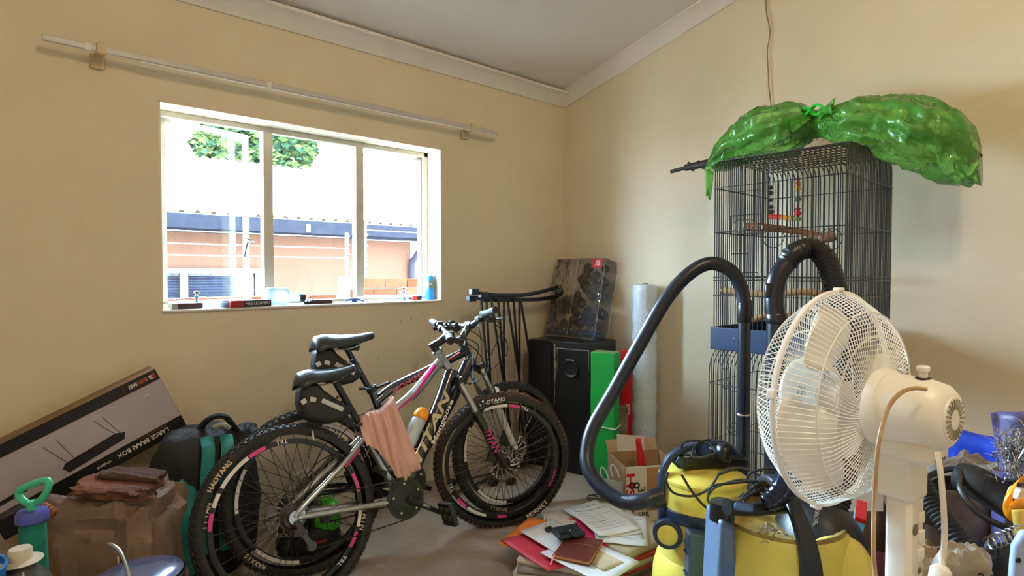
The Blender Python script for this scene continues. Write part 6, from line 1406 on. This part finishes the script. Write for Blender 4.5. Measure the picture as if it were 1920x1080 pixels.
# --- big dark holdall under plastic sheeting, blue bag on top
hb_ = atd(1835, 985, 1.95); hol = thing('holdall', 'big black holdall with a thick rolled handle in the right corner', 'bag', (hb_.x, hb_.y, 0), (0, 0, radians(-62)))
b = B(); lump(b, (0, .02, .20), (.50, .28, .42), 51, .12, 2, 3.4); b.obj('holdall_body', M_bpk, hol, smooth=60)
ih = Matrix.Rotation(radians(62), 4, 'Z')
def lh(u, v, D): return ih @ (atd(u, v, D) - Vector((hb_.x, hb_.y, 0)))
M_blkfoam = mat('black_foam', rgb(34, 31, 30), .7, var=.2, scale=6, bump=.2)
B().tube(spline([lh(1798, 892, 1.72), lh(1830, 905, 1.68), (lh(1870, 928, 1.64)), lh(1905, 950, 1.6), lh(1945, 975, 1.56)], 6), spline1([.040, .046, .046, .044, .042], 6), 14).obj('rolled_handle', M_blkfoam, hol)
B().tube(spline([lh(1722, 905, 1.75), lh(1752, 888, 1.74), lh(1785, 879, 1.72), lh(1802, 884, 1.69), lh(1800, 915, 1.66), lh(1822, 950, 1.62), lh(1860, 978, 1.58), lh(1905, 994, 1.54), lh(1950, 1000, 1.5)], 6), .0085, 8).obj('piping', M_blackm, hol)
b = B(); b.grid(lambda u, v: lh(1728 + 70 * u, 912 - 20 * sin(u * 2.2) + 26 * v, 1.76 - .02 * u), 10, 4); b.obj('strap_web', M_bpk, hol, thick=.006, smooth=180)
pw = atd(1800, 1010, 1.86); pls = thing('plastic_sheeting', 'crumpled clear grey plastic sheeting over the dark holdall', 'plastic sheet', (pw.x, pw.y, 0), (0, 0, radians(-62)))
M_sheet = mat('grey_poly', rgb(128, 120, 116), .22, col2=rgb(92, 80, 72), scale=6, bump=.35, bscale=16, clear=.3)
b = B(); lump(b, (0.02, .05, .33), (.36, .22, .66), 61, .16, 2.6, 3, 56, 30); b.obj('sheet_folds', M_sheet, pls, smooth=40)
fb = atd(1800, 868, 2.28); bb_ = thing('blue_cloth_bag', 'royal blue cloth bundle lying behind the fan motor', 'cloth', (fb.x, fb.y, 0), (0, 0, radians(-66)))
M_blue = mat('royal_blue_cloth', rgb(14, 58, 182), .6, var=.2, scale=5, bump=.2, bscale=40)
P0 = [(1700, 812), (1745, 803), (1790, 812), (1835, 826), (1885, 836), (1950, 846)]
tp = [Matrix.Rotation(radians(66), 4, 'Z') @ (atd(u, v, 2.28 - .0012 * (u - 1700)) - Vector((fb.x, fb.y, 0))) for u, v in P0]; tps = spline(tp, 8)
def bc2(u, v):
    i = u * (len(tps) - 1); k = min(int(i), len(tps) - 2); p = tps[k].lerp(tps[k + 1], i - k); fold = .016 * sin(u * 22 + 2 * v) * v + .01 * sin(u * 41) * v
    return Vector((p.x + fold * .6, p.y + fold - .05 * v + .03 * sin(min(1, v * 3) * pi / 2), p.z - v * p.z * .93))
b = B(); b.grid(bc2, 60, 18); b.obj('cloth_fall', M_blue, bb_, thick=.004, smooth=180)
def bc3(u, v):
    p = bc2(u, 0.0); return p + Vector((.0, .10 * v, .012 * sin(v * pi)))
b = B(); b.grid(bc3, 40, 6); b.obj('cloth_top', M_blue, bb_, thick=.004, smooth=180)
# --- loose ribbed hose leaning across
rh_ = thing('ribbed_hose', 'loose black ribbed hose slanting down beside the fan pole', 'hose', atd(1775, 980, 1.42)); rbase = atd(1775, 980, 1.42)
b = B(); hose(b, [atd(u, v, D) - rbase for u, v, D in ((1690, 850, 1.46), (1712, 884, 1.44), (1745, 938, 1.40), (1780, 990, 1.35), (1812, 1035, 1.31), (1840, 1085, 1.28), (1850, 1150, 1.25))], .023, pitch=.010, amp=.14); b.obj('hose_tube', mat('hose_charcoal', rgb(30, 28, 28), .5), rh_, smooth=40)
bs = atd(1722, 975, 1.62); bst = thing('webbing_strap', 'black webbing strap hanging beside the fan pole', 'strap', (bs.x, bs.y, bs.z - .16), (0, 0, YAWC))
B().prism([(-.018, .0), (.012, .0), (.018, .15), (.07, .13), (.062, .165), (.03, .185), (.022, .26), (-.01, .26), (-.016, .16)], (0, 0, 0), (1, 0, 0), (0, 0, 1), (0, .006, 0)).obj('strap_webbing', M_bagf, bst, bevel=.002)
# --- bags at the very bottom
tb = atd(1735, 1085, 1.38); tbg = thing('fluffy_tan_bag', 'small tan fluffy bundle at the foot of the fan pole', 'bundle', (tb.x, tb.y, tb.z - .09), (0, 0, YAWC)); b = B(); lump(b, (0, 0, .085), (.12, .12, .17), 71, .22, 2.5, 2.6); b.obj('bundle_body', mat('tan_fleece', rgb(150, 126, 100), .95, var=.2, scale=20, bump=.6, bscale=120), tbg, smooth=60)
nb_ = atd(1802, 1092, 1.20); nbg = thing('numbered_bag', 'grey plastic bag with black marker numerals at the bottom edge', 'bag', (nb_.x, nb_.y, nb_.z - .10), (0, 0, YAWC + .2)); b = B(); lump(b, (0, 0, .09), (.12, .07, .17), 75, .2, 2.2, 2.8); b.obj('bag_body', mat('grey_poly_bag', rgb(150, 142, 130), .35, var=.12, bump=.3, bscale=20), nbg, smooth=45)
b = B(); text(b, '26', (.0, -.048, .125), (1, .0, -.25), (.25, 0, 1), .045, .01); b.obj('lettering', M_mark, nbg, smooth=0)
# floor pile that carries the small bags
pb_ = atd(1790, 1100, 1.34); pbx = thing('floor_carton', 'low brown carton beside the fan pole carrying small bags', 'carton', (pb_.x, pb_.y, 0), (0, 0, YAWC)); B().box((.0, 0, (tb.z - .095) / 2), (.36, .30, tb.z - .095)).obj('carton_body', M_card, pbx, bevel=.004); B().box((0, 0, tb.z - .094), (.35, .04, .001)).obj('tape', mat('tape_brown', rgb(176, 132, 92), .35), pbx, smooth=0)
# --- purple gift bag with tinsel, orange ribbon and odds and ends
gp_ = atd(1910, 850, 1.66); gft = thing('gift_bag', 'dusky violet gift bag holding tinsel at the right edge', 'gift bag', (gp_.x, gp_.y, 0), (0, 0, radians(-64)))
ig = Matrix.Rotation(radians(64), 4, 'Z')
def lg_(u, v, D): return ig @ (atd(u, v, D) - Vector((gp_.x, gp_.y, 0)))
M_vio = mat('violet_bag', rgb(92, 90, 142), .4, var=.12, scale=4)
A = [lg_(1857, 775, 1.70), lg_(1960, 766, 1.60), lg_(1975, 905, 1.58), lg_(1884, 905, 1.66)]
b = B(); b.grid(lambda u, v: (A[0].lerp(A[1], u)).lerp(A[3].lerp(A[2], u), v) + Vector((0, .012 * sin(u * 9 + v * 3), 0)), 16, 10); b.obj('bag_panel', M_vio, gft, thick=.003, smooth=180)
b = B(); b.box((A[2].lerp(A[3], .35).x, A[3].y + .07, A[3].z / 2), (.10, .10, A[3].z)); b.obj('bag_base', M_vio, gft, bevel=.004)
ti = atd(1904, 852, 1.52); tin = thing('silver_tinsel', 'tuft of silver tinsel in front of the violet gift bag', 'tinsel', ti, (0, 0, YAWC)); rt2 = random.Random(9); b = B()
for i in range(900):
    d = Vector((rt2.gauss(0, 1), rt2.gauss(0, 1), rt2.gauss(0, 1))).normalized(); c_ = Vector((rt2.gauss(0, .018), rt2.gauss(0, .014), rt2.gauss(0, .030))); u, w = frame_of(d); L2 = rt2.uniform(.016, .034)
    b.add([c_ - u * .0012, c_ + u * .0012, c_ + d * L2 + u * .0012 + w * .004, c_ + d * L2 - u * .0012 + w * .004], [(0, 1, 2, 3)])
b.obj('tinsel_strands', mat('silver_foil', (.80, .84, .92), .12, 1.), tin, smooth=0, kind='stuff', fix=False)
B().tube([(0, 0, -.06), (0, 0, .06)], .002, 5).obj('tinsel_core', M_steel, tin)
rbp = atd(1902, 935, 1.42); rib = thing('orange_ribbon', 'curled orange yellow ribbon at the right edge', 'ribbon', rbp, (0, 0, YAWC))
M_rib = mat('orange_satin', rgb(244, 160, 24), .4, var=.06)
def lr(u, v, D): return Matrix.Rotation(-YAWC, 4, 'Z') @ (atd(u, v, D) - rbp)
def strip(par, name, pts, wv, m):
    Q = spline([lr(*p) for p in pts], 6); wv = Vector(wv); b = B(); b.add([q + s * wv for q in Q for s in (-1, 1)], [(2 * i, 2 * i + 1, 2 * i + 3, 2 * i + 2) for i in range(len(Q) - 1)]); return b.obj(name, m, par, thick=.001, smooth=180)
strip(rib, 'ribbon_loop', ((1940, 895, 1.42), (1910, 900, 1.42), (1893, 925, 1.40), (1890, 950, 1.40), (1902, 968, 1.40), (1920, 972, 1.42), (1945, 970, 1.44)), (.008, -.004, .012), M_rib)
strip(rib, 'ribbon_loop', ((1893, 955, 1.38), (1908, 945, 1.38), (1930, 948, 1.40), (1950, 940, 1.42)), (.0, -.002, .013), M_rib)
strip(rib, 'ribbon_tail', ((1912, 955, 1.37), (1916, 985, 1.37), (1922, 1010, 1.37), (1926, 1040, 1.37)), (.014, -.006, .004), mat('yellow_satin', rgb(226, 196, 92), .4))
pk = atd(1925, 930, 1.44); pkt = thing('white_block', 'small chipped white block behind the orange ribbon', 'block', pk, (0, radians(14), YAWC)); b = B(); lump(b, (0, 0, 0), (.07, .04, .03), 81, .1, 3, 6); b.obj('block_body', mat('chipped_white', rgb(200, 192, 180), .8, var=.12, scale=20), pkt, smooth=25)
lp = atd(1915, 1055, 1.22); lpt = thing('pale_blue_panel', 'pale blue plastic panel with dark screws at the bottom right corner', 'panel', (lp.x, lp.y, lp.z - .12), (0, 0, YAWC - .2)); B().prism([(-.02, -.0), (.08, -.0), (.08, .185), (.005, .185), (-.012, .15)], (0, 0, 0), (1, 0, 0), (0, 0, 1), (0, .02, 0)).obj('panel_body', mat('pale_blue_plastic2', rgb(160, 182, 222), .4, var=.08, scale=10), lpt, bevel=.006)
for (x_, z_) in ((.012, .172), (-.006, .125)): B().lathe([(.006, 0), (.005, .002), (0, .003)], 10, (x_, -.0005, z_), (0, -1, 0)).obj('screw', M_black, lpt)
spg = atd(1878, 1030, 1.32); spt = thing('coil_bundle', 'black tangled coil of wire near the bottom right corner', 'wire', spg, (0, 0, YAWC)); 
B().tube([Vector((-.03 + .0009 * i, .015 * cos(i * .5), .012 + .00035 * i + .015 * sin(i * .5))) for i in range(80)], .0018, 5).obj('coil', M_steel, spt); b = B(); lump(b, (.0, .01, -.045), (.075, .05, .10), 85, .2, 2.5, 2.8); b.obj('coil_sleeve', M_bagf, spt, smooth=50)
# ------------------------------------------------------------------ small things on the window sill
SZ = WZ0 + .0005
def sill(name, label, cat, u, y, rz=0., group=None): p = ony(u, 575, y); return thing(name, label, cat, (p.x, y, SZ), (0, 0, rz), group)
M_choc = mat('brown_card', rgb(62, 40, 38), .5, var=.12)
t = sill('brown_box', 'small dark brown box with a grey end at the left of the sill', 'box', 349, .035, .05); B().box((.012, 0, .0135), (.105, .05, .027)).obj('box_body', M_choc, t, bevel=.003); B().box((-.052, 0, .0135), (.026, .05, .026)).obj('box_end', mat('grey_card_end', rgb(150, 146, 140), .6), t, bevel=.002)
M_stay = mat('stay_bronze', rgb(64, 60, 66), .35, .6)
def stay(label, u, y, L, mir=1):
    t = sill('casement_stay', label, 'window stay', u, y); B().tube([(-mir * L * .75, 0, .042), (mir * L * .35, 0, .05)], [.004, .004], 8, flat=.6).obj('stay_arm', M_stay, t); B().lathe([(.014, 0), (.012, .01), (.006, .02), (.006, .045), (.009, .05), (.010, .056), (.0, .058)], 12).obj('stay_peg', mat('peg_blue_grey', rgb(86, 100, 136), .35, .5), t); B().lathe([(.004, .056), (.004, .066), (.012, .07), (.011, .078), (0, .08)], 12).obj('stay_knob', M_stay, t); return t
stay('bronze casement stay with a round knob above the brown box', 369, .10, .12)
stay('blue grey casement stay by the right hand casement', 757, .115, .09, -1)
t = sill('firelighter_pack', 'red and black pack lettered FIRE LIGHTERS on the sill', 'pack', 468, .012, radians(4)); B().box((0, 0, .0165), (.195, .05, .033)).obj('pack_body', mat('pack_black', rgb(34, 32, 36), .45), t, bevel=.003); B().box((-.066, 0, .0167), (.064, .0506, .0334)).obj('pack_red_end', mat('pack_red', rgb(166, 34, 40), .45), t, bevel=.003)
b = B(); text(b, 'FIRE LIGHTERS', (.031, -.0256, .0165), (1, 0, 0), (0, 0, 1), .022, .0, 0, .118); b.obj('lettering', M_whitetext, t, smooth=0)
t = sill('crumpled_wrapper', 'crumpled light blue wrapper beside the firelighter pack', 'wrapper', 424, .03); b = B(); lump(b, (0, 0, .017), (.055, .045, .034), 91, .35, 3, 2.6, 24, 14); b.obj('wrapper_foil', mat('blue_foil', rgb(150, 184, 214), .3, col2=rgb(60, 110, 190), scale=30), t, smooth=20)
t = sill('plastic_bottle', 'milky plastic bottle lying on its side on the sill', 'bottle', 522, .06, radians(-8)); M_milk = film('milky_plastic', (.80, .90, .94), .6, .2, col2=(.62, .74, .80), translucent=.5)
B().lathe([(0, -.06), (.038, -.06), (.044, -.05), (.045, .03), (.042, .045), (.022, .06), (.020, .11)], 26, (0, 0, .046), (1, 0, -.10)).obj('bottle_body', M_milk, t); B().lathe([(.022, .105), (.023, .108), (.023, .132), (0, .134)], 20, (0, 0, .046), (1, 0, -.10)).obj('bottle_cap', mat('navy_cap', rgb(30, 34, 50), .4), t)
t = sill('metal_fitting', 'small black and steel fitting beside the milky bottle', 'fitting', 576, .05); B().lathe([(0, 0), (.022, 0), (.020, .014), (.010, .02), (0, .02)], 14).obj('fitting_base', M_blackm, t); B().ring((.012, 0, .026), .012, .003, (0, 1, 0), 16, 6).obj('fitting_ring', M_steel, t); B().tube([(-.02, 0, .012), (.03, .0, .022)], .004, 8).obj('fitting_pin', M_steel, t)
t = sill('brown_packet', 'flat dark brown packet in the middle of the sill', 'packet', 601, .05, -.04); B().box((0, 0, .011), (.115, .045, .022)).obj('packet_body', M_choc, t, bevel=.004); B().box((.058, 0, .010), (.012, .04, .018), Euler((0, .3, 0))).obj('packet_flap', M_paper2, t, bevel=.001)
t = sill('blue_clamp', 'small blue clamp on the sill below the right mullion', 'clamp', 664, .07); B().lathe([(0, 0), (.018, 0), (.016, .016), (.008, .024), (0, .025)], 14).obj('clamp_knob', mat('clamp_blue', rgb(52, 78, 132), .4), t); B().tube(spline([(-.05, 0, .012), (-.01, 0, .018), (.03, 0, .014), (.06, .0, .006)], 4), .006, 8).obj('clamp_arm', mat('clamp_blue', rgb(52, 78, 132), .4), t)
t = sill('red_lighter', 'tiny red and black block on the right of the sill', 'lighter', 780, .06); B().box((-.012, 0, .014), (.036, .022, .026)).obj('red_body', mat('lighter_red', rgb(222, 60, 48), .4), t, bevel=.004); B().box((.022, 0, .013), (.03, .022, .024)).obj('black_end', M_black, t, bevel=.004); B().box((-.045, 0, .012), (.02, .014, .014)).obj('blue_tip', mat('clamp_blue', rgb(52, 78, 132), .4), t, bevel=.003)
t = sill('blue_bottle', 'blue liquid bottle with white nozzle and dark label at the right end of the sill', 'bottle', 806, .075)
B().lathe([(0, 0), (.024, 0), (.027, .004), (.027, .125), (.024, .14), (.018, .148)], 24).obj('bottle_body', mat('blue_liquid', rgb(30, 130, 214), .3, var=.08), t); B().lathe([(.0273, .07), (.0273, .118)], 24).obj('bottle_label', mat('bottle_label', rgb(34, 60, 92), .5, col2=rgb(120, 130, 90), scale=40), t)
b = B(); text(b, 'Lubi', (-.010, -.0276, .098), (1, .1, 0), (0, 0, 1), .022, .01); b.obj('lettering', M_whitetext, t, smooth=0)
B().lathe([(.019, .146), (.020, .152), (.016, .16), (.008, .166), (.004, .20), (0, .202)], 20).obj('nozzle', mat('nozzle_white', rgb(222, 220, 214), .4), t)
